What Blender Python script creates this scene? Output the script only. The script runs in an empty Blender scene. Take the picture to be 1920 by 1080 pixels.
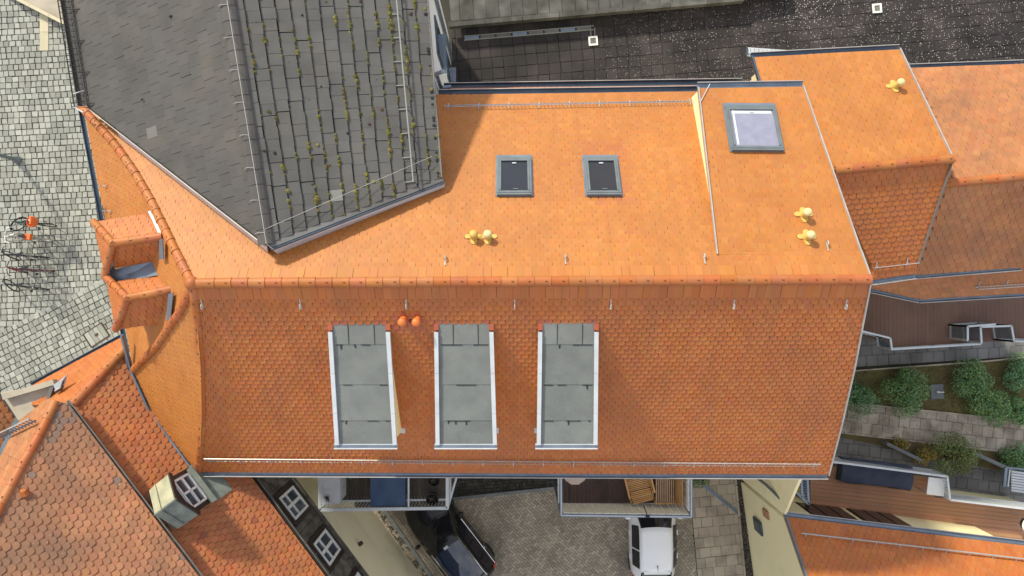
import bpy, bmesh, math, random
from mathutils import Vector, Matrix, noise
random.seed(7)
V = Vector
R = math.radians
scene = bpy.context.scene
col = scene.collection

# ------------------------------------------------------------------ camera, sky, sun, exposure
CZ, F = 27.0, 1280.0                      # drone height above the yard, focal length in photo pixels
cd = bpy.data.cameras.new('camera'); cam = bpy.data.objects.new('camera', cd); col.objects.link(cam)
cam.location = (0, 0, CZ); cam.rotation_euler = (0, 0, 0)
cd.sensor_width = 36; cd.lens = 24; cd.clip_start = 0.1; cd.clip_end = 500
scene.camera = cam
SUN_EL, SUN_DIR = R(32.5), V((-0.58, 0.815))   # towards the sun, in plan
wd = bpy.data.worlds.new('World'); scene.world = wd; wd.use_nodes = True
nt = wd.node_tree; bg = nt.nodes['Background']
sky = nt.nodes.new('ShaderNodeTexSky'); sky.sky_type = 'NISHITA'; sky.sun_disc = False
sky.sun_elevation = SUN_EL; sky.sun_rotation = math.atan2(SUN_DIR.x, SUN_DIR.y)
sky.air_density = 1.0; sky.dust_density = 0.6; sky.ozone_density = 1.0
tc = nt.nodes.new('ShaderNodeTexCoord'); cn_ = nt.nodes.new('ShaderNodeTexNoise'); cn_.inputs['Scale'].default_value = 3.0; cn_.inputs['Detail'].default_value = 6
cr_ = nt.nodes.new('ShaderNodeMapRange'); cr_.inputs['From Min'].default_value = .30; cr_.inputs['From Max'].default_value = .62
cr_.inputs['To Min'].default_value = .15; cr_.inputs['To Max'].default_value = .95
mx_ = nt.nodes.new('ShaderNodeMix'); mx_.data_type = 'RGBA'; mx_.inputs['B'].default_value = (5.4, 5.25, 5.0, 1)   # broken white cloud
nt.links.new(tc.outputs['Generated'], cn_.inputs['Vector']); nt.links.new(cn_.outputs['Fac'], cr_.inputs['Value'])
nt.links.new(cr_.outputs['Result'], mx_.inputs['Factor']); nt.links.new(sky.outputs[0], mx_.inputs['A'])
nt.links.new(mx_.outputs['Result'], bg.inputs[0]); bg.inputs[1].default_value = 0.12
sd = bpy.data.lights.new('sun', 'SUN'); sd.energy = 2.6; sd.angle = R(4.0); sd.color = (1.0, 0.94, 0.72)
so = bpy.data.objects.new('sun', sd); col.objects.link(so)
sdir = V((SUN_DIR.x*math.cos(SUN_EL), SUN_DIR.y*math.cos(SUN_EL), math.sin(SUN_EL))).normalized()
so.rotation_euler = sdir.to_track_quat('Z', 'Y').to_euler(); so.location = sdir*60
scene.view_settings.view_transform = 'Standard'; scene.view_settings.look = 'None'
scene.view_settings.exposure = 0.90; scene.view_settings.gamma = 1.0
scene.view_settings.use_curve_mapping = False

# ------------------------------------------------------------------ layout helpers
CAM = V((0, 0, CZ))
def W(px, py, z):
    d = CZ - z
    return V(((px-960)/F*d, (540-py)/F*d, z))
def to_px(p):
    d = CZ - p.z
    return (960 + p.x*F/d, 540 - p.y*F/d)
class Pl:
    """A roof plane: p0, up normal n, horizontal axis u, up-slope axis v."""
    def __init__(s, a, b, c):
        s.p = V(a); n = (V(b)-V(a)).cross(V(c)-V(a)).normalized()
        s.n = n if n.z > 0 else -n
        h = V((s.n.x, s.n.y, 0))
        if h.length < 1e-6: s.v = V((0, 1, 0))
        else: s.v = (V((0, 0, 1)) - s.n*s.n.z).normalized()
        s.u = s.v.cross(s.n).normalized()
    def on(s, px, py, off=0.0):
        r = V(((px-960)/F, (540-py)/F, -1)); t = (s.p-CAM).dot(s.n)/r.dot(s.n)
        return CAM + r*t + s.n*off
    def z(s, x, y): return s.p.z - ((x-s.p.x)*s.n.x + (y-s.p.y)*s.n.y)/s.n.z
    def at(s, x, y, off=0.0): return V((x, y, s.z(x, y))) + s.n*off
    def M(s, o):
        m = Matrix((s.u, s.v, s.n)).transposed().to_4x4(); m.translation = o; return m
def pip(x, y, poly):
    c = False; n = len(poly); j = n-1
    for i in range(n):
        xi, yi = poly[i]; xj, yj = poly[j]
        if (yi > y) != (yj > y) and x < (xj-xi)*(y-yi)/(yj-yi)+xi: c = not c
        j = i
    return c
def area2(p): return sum(p[i][0]*p[(i+1) % len(p)][1]-p[(i+1) % len(p)][0]*p[i][1] for i in range(len(p)))/2
def clip_half(poly, a, b):
    """keep the part of poly to the left of a->b"""
    out = []; n = len(poly); dx, dy = b[0]-a[0], b[1]-a[1]
    f = lambda p: dx*(p[1]-a[1]) - dy*(p[0]-a[0])
    for i in range(n):
        p, q = poly[i], poly[(i+1) % n]; fp, fq = f(p), f(q)
        if fp >= 0: out.append(p)
        if (fp >= 0) != (fq >= 0):
            t = fp/(fp-fq); out.append((p[0]+t*(q[0]-p[0]), p[1]+t*(q[1]-p[1])))
    return out
def segdist(p, a, b):
    ax, ay = a; dx, dy = b[0]-ax, b[1]-ay; L = dx*dx+dy*dy
    t = 0 if L == 0 else max(0, min(1, ((p[0]-ax)*dx+(p[1]-ay)*dy)/L))
    return math.hypot(p[0]-ax-t*dx, p[1]-ay-t*dy)

# ------------------------------------------------------------------ materials
MATS = {}
def mat(name, c1, c2=None, rough=0.7, scale=3.0, piece=0.0, stain=None, stain_amt=0.0, stain_scale=0.5, bump=0.0,
        bscale=40.0, metal=0.0, red=None, spec=0.4, streak=None, coat=0.0, hue=0.0, specks=None):
    m = bpy.data.materials.new(name); m.use_nodes = True; MATS[name] = m
    t = m.node_tree; N = t.nodes; L = t.links; b = N['Principled BSDF']
    b.inputs['Roughness'].default_value = rough; b.inputs['Metallic'].default_value = metal
    b.inputs['Specular IOR Level'].default_value = spec; b.inputs['Coat Weight'].default_value = coat
    geo = N.new('ShaderNodeNewGeometry')
    def nz(s, det=4, dist=0.0):
        n = N.new('ShaderNodeTexNoise'); n.inputs['Scale'].default_value = s; n.inputs['Detail'].default_value = det
        n.inputs['Distortion'].default_value = dist; L.new(geo.outputs['Position'], n.inputs['Vector']); return n.outputs['Fac']
    def ramp(src, a, bb):
        r = N.new('ShaderNodeMapRange'); r.inputs['From Min'].default_value = a; r.inputs['From Max'].default_value = bb
        r.clamp = True; L.new(src, r.inputs['Value']); return r.outputs['Result']
    def mix(fac, a, bb, mode='MIX'):
        x = N.new('ShaderNodeMix'); x.data_type = 'RGBA'; x.blend_type = mode
        for s_, v_ in ((x.inputs['Factor'], fac), (x.inputs['A'], a), (x.inputs['B'], bb)):
            if hasattr(v_, 'node'): L.new(v_, s_)
            else: s_.default_value = v_ if not isinstance(v_, tuple) else (*v_, 1)
        return x.outputs['Result']
    c2 = c2 or tuple(x*0.8 for x in c1)
    out = mix(ramp(nz(scale), 0.3, 0.7), c1, c2)
    if piece > 0 or hue > 0:
        at = N.new('ShaderNodeAttribute'); at.attribute_name = 'tint'
        oi = N.new('ShaderNodeObjectInfo')
        ad = N.new('ShaderNodeMath'); ad.operation = 'ADD'; L.new(at.outputs['Fac'], ad.inputs[0]); L.new(oi.outputs['Random'], ad.inputs[1])
        wn = N.new('ShaderNodeTexWhiteNoise'); wn.noise_dimensions = '1D'; L.new(ad.outputs[0], wn.inputs['W'])
        hsv = N.new('ShaderNodeHueSaturation'); L.new(out, hsv.inputs['Color'])
        r = N.new('ShaderNodeMapRange'); r.inputs['To Min'].default_value = 1-piece; r.inputs['To Max'].default_value = 1+piece
        L.new(wn.outputs['Value'], r.inputs['Value']); L.new(r.outputs['Result'], hsv.inputs['Value'])
        if hue > 0:
            sp = N.new('ShaderNodeSeparateColor'); L.new(wn.outputs['Color'], sp.inputs[0])
            r2 = N.new('ShaderNodeMapRange'); r2.inputs['To Min'].default_value = 0.5-hue; r2.inputs['To Max'].default_value = 0.5+hue
            L.new(sp.outputs[1], r2.inputs['Value']); L.new(r2.outputs['Result'], hsv.inputs['Hue'])
            r3 = N.new('ShaderNodeMapRange'); r3.inputs['To Min'].default_value = 1-hue*6; r3.inputs['To Max'].default_value = 1+hue*3
            L.new(sp.outputs[2], r3.inputs['Value']); L.new(r3.outputs['Result'], hsv.inputs['Saturation'])
        out = hsv.outputs['Color']
    if red:
        at2 = N.new('ShaderNodeAttribute'); at2.attribute_name = 'red'
        out = mix(at2.outputs['Fac'], out, red)
    if stain:
        f = ramp(nz(stain_scale, 6, 0.6), 0.62-0.25*stain_amt, 0.78)
        mm = N.new('ShaderNodeMath'); mm.operation = 'MULTIPLY'; mm.inputs[1].default_value = min(1, stain_amt); L.new(f, mm.inputs[0])
        out = mix(mm.outputs[0], out, stain)
    if streak:
        mp = N.new('ShaderNodeMapping'); mp.inputs['Scale'].default_value = (5.0, .45, .45); L.new(geo.outputs['Position'], mp.inputs['Vector'])
        n2 = N.new('ShaderNodeTexNoise'); n2.inputs['Scale'].default_value = 1.0; n2.inputs['Detail'].default_value = 5; L.new(mp.outputs[0], n2.inputs['Vector'])
        ms = N.new('ShaderNodeMath'); ms.operation = 'MULTIPLY'; ms.inputs[1].default_value = streak[1]; L.new(ramp(n2.outputs['Fac'], .50, .74), ms.inputs[0])
        out = mix(ms.outputs[0], out, streak[0])
    if specks:
        sc, thr, amt_scale, scol = specks[:4]
        vo = N.new('ShaderNodeTexVoronoi'); vo.inputs['Scale'].default_value = sc; vo.inputs['Randomness'].default_value = 1
        L.new(geo.outputs['Position'], vo.inputs['Vector'])
        big = ramp(nz(amt_scale, 3), 0.34, 0.66)
        if len(specks) > 4:                              # litter gathers towards one side of the place
            sx_ = N.new('ShaderNodeSeparateXYZ'); L.new(geo.outputs['Position'], sx_.inputs[0]); gx = ramp(sx_.outputs['X'], specks[4], specks[5])
            mu = N.new('ShaderNodeMath'); mu.operation = 'MULTIPLY_ADD'; mu.inputs[1].default_value = .75; L.new(gx, mu.inputs[0])
            m3 = N.new('ShaderNodeMath'); m3.operation = 'MULTIPLY'; m3.inputs[1].default_value = .4; L.new(big, m3.inputs[0]); L.new(m3.outputs[0], mu.inputs[2]); big = mu.outputs[0]
        sub = N.new('ShaderNodeMath'); sub.operation = 'MULTIPLY'; sub.inputs[1].default_value = thr; L.new(big, sub.inputs[0])
        lt = N.new('ShaderNodeMath'); lt.operation = 'LESS_THAN'; L.new(vo.outputs['Distance'], lt.inputs[0]); L.new(sub.outputs[0], lt.inputs[1])
        spx = N.new('ShaderNodeSeparateColor'); L.new(vo.outputs['Color'], spx.inputs[0])
        gt = N.new('ShaderNodeMath'); gt.operation = 'GREATER_THAN'; gt.inputs[1].default_value = 0.45; L.new(spx.outputs[0], gt.inputs[0])
        an = N.new('ShaderNodeMath'); an.operation = 'MULTIPLY'; L.new(lt.outputs[0], an.inputs[0]); L.new(gt.outputs[0], an.inputs[1])
        out = mix(an.outputs[0], out, scol)
    L.new(out, b.inputs['Base Color'])
    if bump > 0:
        bp = N.new('ShaderNodeBump'); bp.inputs['Strength'].default_value = bump; bp.inputs['Distance'].default_value = 0.02
        L.new(nz(bscale, 5), bp.inputs['Height']); L.new(bp.outputs[0], b.inputs['Normal'])
    return m
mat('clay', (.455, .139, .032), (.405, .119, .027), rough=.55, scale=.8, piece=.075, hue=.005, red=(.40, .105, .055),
    stain=(.30, .10, .036), stain_amt=.6, stain_scale=.5, bump=.12, bscale=60,
    streak=((.28, .10, .042), .45), specks=(5.5, .055, .8, (.13, .065, .04)))
mat('clay_rear', (.45, .170, .040), (.405, .146, .034), rough=.55, scale=.8, piece=.06, hue=.004, red=(.38, .11, .055),
    stain=(.33, .125, .036), stain_amt=.5, stain_scale=.5, bump=.12, bscale=60, streak=((.31, .12, .042), .35), specks=(5.5, .05, .8, (.13, .065, .04)))
mat('clay_corner', (.42, .138, .045), (.34, .108, .038), rough=.6, scale=1.2, piece=.11, hue=.006, red=(.22, .06, .04),
    stain=(.20, .085, .04), stain_amt=.5, stain_scale=1.4, bump=.2)
mat('clay_old', (.46, .20, .10), (.36, .155, .082), rough=.85, scale=1.0, piece=.13, hue=.006, red=(.17, .15, .15),
    stain=(.15, .095, .07), stain_amt=1.0, stain_scale=.42, bump=.4, specks=(9, .11, .5, (.5, .45, .40)))
mat('clay_weathered', (.42, .172, .070), (.35, .138, .056), rough=.7, scale=.9, piece=.09, hue=.005, red=(.3, .1, .06),
    stain=(.16, .09, .06), stain_amt=.55, stain_scale=1.3, bump=.2, specks=(4.5, .06, .8, (.06, .04, .03)))
mat('clay_ridge', (.42, .132, .034), (.36, .108, .029), rough=.55, scale=2.5, piece=.07, hue=.008, bump=.2, stain=(.26, .09, .04), stain_amt=.4, stain_scale=2.0)
mat('clay_red', (.36, .085, .042), (.31, .075, .04), rough=.5, scale=3)
mat('slate_smooth', (.084, .078, .078), (.064, .060, .060), rough=.75, scale=.9, piece=.08, hue=.01, red=(.2, .2, .2), stain=(.14, .12, .10), stain_amt=.5, stain_scale=.7, bump=.15)
mat('slate_rough', (.112, .109, .109), (.080, .078, .078), rough=.85, scale=1.3, piece=.09, hue=.006, red=(.25, .25, .24), stain=(.17, .135, .115), stain_amt=.3, stain_scale=1.2, bump=.35,
    specks=(14, .09, .6, (.33, .32, .30)))
mat('slate_under', (.03, .03, .03), (.02, .02, .02), rough=.95)
mat('moss', (.17, .15, .025), (.07, .07, .018), rough=1, scale=6, piece=.4, hue=.03)
mat('zinc', (.22, .27, .34), (.16, .20, .26), rough=.42, scale=2.5, metal=.55)
mat('zinc_dark', (.085, .12, .17), (.06, .085, .12), rough=.4, scale=2, metal=.4)
mat('steel', (.50, .55, .60), (.42, .46, .50), rough=.4, scale=3, metal=.5)
mat('galvanised', (.48, .46, .46), (.38, .365, .365), rough=.45, scale=4, metal=.35)
mat('white_metal', (.56, .59, .64), (.48, .51, .56), rough=.4, scale=3, stain=(.35, .36, .38), stain_amt=.3, stain_scale=2)
mat('frame_grey', (.15, .175, .20), (.115, .135, .155), rough=.4, scale=3)
mat('bitumen', (.20, .212, .208), (.155, .165, .163), rough=.95, scale=1.6, piece=.07, bump=.5, bscale=90, specks=(30, .20, 1.5, (.30, .31, .31)), stain=(.11, .12, .12), stain_amt=.4, stain_scale=2.2)
mat('tar', (.02, .02, .022), rough=.6)
mat('plaster_cream', (.88, .80, .58), (.83, .75, .53), rough=.9, scale=.7, stain=(.42, .36, .22), stain_amt=.4, stain_scale=.8, bump=.1)
mat('plaster_yellow', (.90, .80, .50), (.86, .76, .47), rough=.9, scale=.7, stain=(.6, .5, .3), stain_amt=.3, stain_scale=.8, bump=.1)
mat('plaster_white', (.80, .81, .83), (.72, .73, .76), rough=.9, scale=.8, stain=(.5, .5, .52), stain_amt=.25, stain_scale=1.2)
mat('plaster_grey', (.46, .41, .34), (.38, .34, .28), rough=.9, scale=1.0, stain=(.2, .16, .12), stain_amt=.6, stain_scale=1.1, bump=.1)
mat('timber_dark', (.10, .092, .085), (.045, .04, .038), rough=.85, scale=4, piece=.3, hue=.01, stain=(.22, .20, .175), stain_amt=.9, stain_scale=2.6, bump=.4)
mat('white_paint', (.78, .79, .82), (.72, .73, .76), rough=.45)
mat('copper_green', (.21, .235, .205), (.13, .15, .14), rough=.65, scale=3.5, stain=(.07, .08, .075), stain_amt=.6, stain_scale=2.5, bump=.15)
mat('copper_pale', (.40, .385, .27), (.29, .29, .21), rough=.65, scale=4, stain=(.16, .16, .11), stain_amt=.5, stain_scale=3)
mat('brown_sheet', (.045, .03, .025), (.03, .02, .018), rough=.6)
mat('cobble', (.335, .338, .31), (.27, .275, .255), rough=.85, scale=.7, piece=.26, hue=.02, stain=(.30, .295, .26), stain_amt=.5, stain_scale=.35, bump=.35)
mat('joint', (.062, .06, .045), (.045, .045, .034), rough=1, scale=3)
mat('light_slab', (.58, .52, .38), (.50, .45, .33), rough=.9, scale=3, piece=.1)
mat('paver', (.37, .315, .245), (.295, .25, .195), rough=.9, scale=.6, piece=.22, hue=.014, stain=(.055, .048, .038), stain_amt=.5, stain_scale=.55, bump=.25)
mat('paver_joint', (.04, .036, .03), rough=1)
mat('slab_brown', (.40, .34, .27), (.33, .28, .22), rough=.9, scale=1, piece=.13, hue=.01, stain=(.09, .075, .06), stain_amt=.5, stain_scale=1.2, bump=.2)
mat('slab_garden', (.46, .40, .33), (.38, .33, .275), rough=.9, scale=1.2, piece=.15, hue=.01, stain=(.16, .13, .105), stain_amt=.9, stain_scale=1.6, bump=.2)
mat('slab_grey', (.19, .187, .19), (.14, .138, .14), rough=.85, scale=1, piece=.13, stain=(.05, .048, .045), stain_amt=.6, stain_scale=1.0, bump=.2)
mat('slab_dark', (.052, .041, .045), (.020, .017, .019), rough=.8, scale=.8, piece=.28, hue=.012, stain=(.010, .010, .009), stain_amt=1.0, stain_scale=.55, bump=.3,
    specks=(15, .25, .30, (.42, .39, .38), -1, 11))
mat('slab_concrete', (.125, .121, .117), (.08, .078, .075), rough=.9, scale=1.3, piece=.18, hue=.012, stain=(.03, .032, .022), stain_amt=1.0, stain_scale=1.5, bump=.4)
mat('dark_soil', (.012, .011, .010), (.018, .018, .012), rough=1)
mat('moss_cobble', (.06, .055, .048), (.035, .032, .028), rough=.95, scale=2, piece=.4, stain=(.02, .022, .014), stain_amt=.8, stain_scale=1.5, bump=.3)
mat('kerb_grey', (.19, .20, .21), (.14, .15, .16), rough=.9, scale=3, piece=.1)
mat('gravel', (.22, .20, .17), (.14, .125, .11), rough=1, scale=6, piece=.6, hue=.02)
mat('deck_brown', (.165, .098, .076), (.12, .07, .056), rough=.8, scale=1.0, piece=.06, hue=.008, stain=(.20, .115, .09), stain_amt=.5, stain_scale=.7, bump=.1)
mat('deck_red', (.42, .215, .125), (.34, .175, .10), rough=.8, scale=1.0, piece=.12, hue=.008)
mat('deck_grey', (.095, .078, .064), (.065, .052, .044), rough=.9, scale=3, piece=.22, hue=.008, stain=(.05, .045, .04), stain_amt=.4)
mat('deck_dark', (.075, .045, .038), (.042, .028, .026), rough=.8, scale=1.2, piece=.15, stain=(.13, .06, .04), stain_amt=.5, stain_scale=1.2)
mat('teak', (.52, .285, .105), (.42, .22, .08), rough=.6, scale=6, piece=.14, hue=.008)
mat('teak_grey', (.40, .27, .17), (.30, .20, .125), rough=.75, scale=6, piece=.18)
mat('white_board', (.88, .87, .84), (.80, .78, .74), rough=.8, scale=3, piece=.05)
mat('tarp_blue', (.035, .075, .16), (.028, .06, .13), rough=.5, scale=1.5, stain=(.06, .11, .20), stain_amt=.4, stain_scale=1.5)
mat('pot_black', (.02, .02, .022), rough=.5)
mat('pink_stone', (.50, .40, .35), (.44, .35, .31), rough=.5)
mat('cabinet', (.55, .57, .62), (.48, .50, .55), rough=.5, stain=(.30, .16, .10), stain_amt=.45, stain_scale=2.5)
mat('glass_dark', (.012, .012, .016), (.02, .018, .024), rough=.06, scale=.8, spec=.6)
mat('glass_blue', (.055, .075, .10), (.04, .055, .08), rough=.06, spec=.6)
mat('blind', (.26, .26, .36), (.21, .21, .31), rough=.25, scale=4, spec=.6, coat=.4)
mat('car_black', (.006, .007, .010), (.006, .007, .010), rough=.22, spec=.35, coat=.35)
mat('car_white', (.80, .81, .84), (.79, .80, .83), rough=.2, spec=.5, coat=.8)
mat('car_roof_glass', (.012, .022, .05), (.012, .022, .05), rough=.04, spec=.9, coat=1.0)
mat('chrome', (.75, .77, .80), rough=.12, metal=1.0)
mat('black_plastic', (.015, .015, .016), rough=.55)
mat('tyre', (.018, .018, .018), rough=.9)
mat('lamp_red', (.55, .015, .02), rough=.2, coat=.6)
mat('lamp_clear', (.65, .67, .70), rough=.1, coat=1.0)
mat('vent_yellow', (.62, .42, .11), (.54, .36, .10), rough=.5, scale=4)
mat('vent_pale', (.68, .57, .30), (.60, .50, .26), rough=.5, scale=4)
mat('vent_orange', (.68, .19, .045), (.62, .16, .04), rough=.4, scale=4)
mat('bike_black', (.012, .013, .02), rough=.35)
mat('bike_green', (.02, .09, .08), rough=.35)
mat('bike_red', (.16, .02, .03), rough=.35)
mat('bike_silver', (.45, .45, .43), rough=.35, metal=.6)
mat('orange_fabric', (.72, .16, .04), (.6, .12, .03), rough=.6)
mat('leaf_green', (.14, .29, .11), (.08, .19, .08), rough=.55, scale=3, piece=.5, hue=.03)
mat('leaf_light', (.19, .31, .075), (.13, .23, .06), rough=.55, scale=3, piece=.45, hue=.03)
mat('leaf_olive', (.21, .20, .06), (.15, .155, .055), rough=.6, scale=3, piece=.45, hue=.05)
mat('leaf_yellow', (.38, .26, .03), (.28, .19, .03), rough=.6, scale=3, piece=.3)
mat('bark', (.07, .05, .035), rough=.95)
mat('lawn', (.17, .145, .055), (.10, .105, .038), rough=1, scale=2.2, stain=(.10, .062, .035), stain_amt=1.0, stain_scale=.6, bump=.6, bscale=25)
mat('grass_blade', (.12, .115, .03), (.06, .08, .02), rough=.8, scale=1.5, piece=.5, hue=.04)
mat('earth', (.06, .055, .045), (.045, .042, .034), rough=1, scale=1)
mat('grate', (.28, .29, .28), (.30, .31, .30), rough=.6, metal=.3, scale=5)
mat('dark_blue_fabric', (.03, .042, .075), (.05, .06, .10), rough=.8)
mat('rust', (.10, .05, .03), (.07, .04, .025), rough=.9)
def glass_pane(name, tint, a):
    m = bpy.data.materials.new(name); m.use_nodes = True; MATS[name] = m
    b = m.node_tree.nodes['Principled BSDF']; b.inputs['Base Color'].default_value = (*tint, 1)
    b.inputs['Roughness'].default_value = .05; b.inputs['Alpha'].default_value = a
glass_pane('pane_clear', (.10, .14, .18), .45)

# ------------------------------------------------------------------ mesh building
class MB:
    def __init__(s): s.v = []; s.f = []; s.m = []; s.t = []; s.r = []; s.mats = []
    def mi(s, m):
        if m not in s.mats: s.mats.append(m)
        return s.mats.index(m)
    def add(s, vs, fs, m, tint=None, red=0.0):
        o = len(s.v); s.v += [tuple(p) for p in vs]; k = s.mi(m); t = random.random() if tint is None else tint
        for f in fs: s.f.append([o+i for i in f]); s.m.append(k); s.t.append(t); s.r.append(red)
    def box(s, c, d, m, rz=0.0, M=None, **k):
        x, y, z = d[0]/2, d[1]/2, d[2]/2
        vs = [V((a*x, b*y, e*z)) for e in (-1, 1) for a, b in ((-1, -1), (1, -1), (1, 1), (-1, 1))]
        T = M if M is not None else Matrix.Translation(V(c)) @ Matrix.Rotation(rz, 4, 'Z')
        if M is not None: T = M @ Matrix.Translation(V(c)) @ Matrix.Rotation(rz, 4, 'Z')
        s.add([T @ p for p in vs], [(3, 2, 1, 0), (4, 5, 6, 7), (0, 1, 5, 4), (1, 2, 6, 5), (2, 3, 7, 6), (3, 0, 4, 7)], m, **k)
    def bar(s, a, b, w, h, m, up=V((0, 0, 1)), **k):
        """a box beam from a to b, width w, height h"""
        a, b = V(a), V(b); d = (b-a); L = d.length
        if L < 1e-6: return
        d /= L; sd_ = d.cross(up)
        if sd_.length < 1e-4: sd_ = V((1, 0, 0)).cross(d)
        sd_.normalize(); n = sd_.cross(d)
        vs = [p + sd_*(i*w/2) + n*(j*h/2) for p in (a, b) for i, j in ((-1, -1), (1, -1), (1, 1), (-1, 1))]
        s.add(vs, [(0, 1, 2, 3), (7, 6, 5, 4), (1, 0, 4, 5), (2, 1, 5, 6), (3, 2, 6, 7), (0, 3, 7, 4)], m, **k)
    def tube(s, pts, r, m, n=8, cap=True, **k):
        pts = [V(p) for p in pts]; rs = r if isinstance(r, (list, tuple)) else [r]*len(pts); vs = []; fs = []
        prev = None
        for i, p in enumerate(pts):
            d = (pts[min(i+1, len(pts)-1)] - pts[max(i-1, 0)]).normalized()
            if prev is None: x = d.orthogonal().normalized()
            else: x = (prev - d*prev.dot(d)).normalized()
            prev = x; y = d.cross(x)
            for j in range(n):
                a = 2*math.pi*j/n; vs.append(p + (x*math.cos(a)+y*math.sin(a))*rs[i])
        for i in range(len(pts)-1):
            for j in range(n): fs.append((i*n+j, i*n+(j+1) % n, (i+1)*n+(j+1) % n, (i+1)*n+j))
        if cap: fs.append(tuple(range(n))[::-1]); fs.append(tuple((len(pts)-1)*n+j for j in range(n)))
        s.add(vs, fs, m, **k)
    def prism(s, poly, z0, z1, m, **k):
        """vertical prism over a plan polygon; z may be a number or a function of (x, y)"""
        if area2(poly) < 0: poly = poly[::-1]
        g = lambda z, p: z(p[0], p[1]) if callable(z) else z
        n = len(poly); vs = [(p[0], p[1], g(z0, p)) for p in poly] + [(p[0], p[1], g(z1, p)) for p in poly]
        s.add(vs, [tuple(range(n))[::-1], tuple(range(n, 2*n))] + [(i, (i+1) % n, n+(i+1) % n, n+i) for i in range(n)], m, **k)
    def slab(s, pts, th, m, n=None, **k):
        """a sheet with thickness below the 3-D polygon pts"""
        pts = [V(p) for p in pts]
        nn = n or (pts[1]-pts[0]).cross(pts[2]-pts[0]).normalized()
        if nn.z < 0 and n is None: nn = -nn
        q = [p - nn*th for p in pts]; N_ = len(pts)
        s.add(pts+q, [tuple(range(N_)), tuple(range(N_, 2*N_))[::-1]] + [(i, N_+i, N_+(i+1) % N_, (i+1) % N_) for i in range(N_)], m, **k)
    def lathe(s, prof, m, M=None, n=16, **k):
        vs = []; fs = []
        for r, z in prof:
            for j in range(n):
                a = 2*math.pi*j/n; p = V((r*math.cos(a), r*math.sin(a), z)); vs.append(M @ p if M is not None else p)
        for i in range(len(prof)-1):
            for j in range(n): fs.append((i*n+j, i*n+(j+1) % n, (i+1)*n+(j+1) % n, (i+1)*n+j))
        fs.append(tuple(range(n))[::-1]); fs.append(tuple((len(prof)-1)*n+j for j in range(n)))
        s.add(vs, fs, m, **k)
    def mesh(s, name, smooth=False):
        me = bpy.data.meshes.new(name); me.from_pydata(s.v, [], s.f)
        for m in s.mats: me.materials.append(MATS[m])
        me.polygons.foreach_set('material_index', s.m)
        for nm, dat in (('tint', s.t), ('red', s.r)):
            at = me.attributes.new(nm, 'FLOAT', 'FACE'); at.data.foreach_set('value', dat)
        if smooth: me.polygons.foreach_set('use_smooth', [True]*len(me.polygons))
        me.update(); return me
    def build(s, name, parent=None, smooth=False, fix=True, kind=None, weld=False):
        me = s.mesh(name, smooth)
        if fix and len(s.f) < 60000:
            bm = bmesh.new(); bm.from_mesh(me)
            if weld: bmesh.ops.remove_doubles(bm, verts=bm.verts, dist=1e-4)
            bmesh.ops.recalc_face_normals(bm, faces=bm.faces); bm.to_mesh(me); bm.free()
        if smooth: me.set_sharp_from_angle(angle=R(40))
        o = bpy.data.objects.new(name, me); col.objects.link(o)
        if parent: o.parent = parent
        if kind: o['kind'] = kind
        return o
def tag(o, label, cat, group=None):
    o['label'] = label; o['category'] = cat
    if group: o['group'] = group
    return o
def thing(name, label, cat, loc=(0, 0, 0), rz=0.0, group=None):
    o = bpy.data.objects.new(name, None); col.objects.link(o); o.empty_display_size = .3
    o.location = loc; o.rotation_euler = (0, 0, rz); return tag(o, label, cat, group)
def part(name, parent, fn, smooth=False, kind=None, weld=False):
    b = MB(); fn(b); return b.build(name, parent, smooth, kind=kind, weld=weld)
def structure(o): o['kind'] = 'structure'; return o
def copy_part(o, parent, M):
    c = o.copy(); col.objects.link(c); c.parent = parent; c.matrix_world = M; return c

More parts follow.
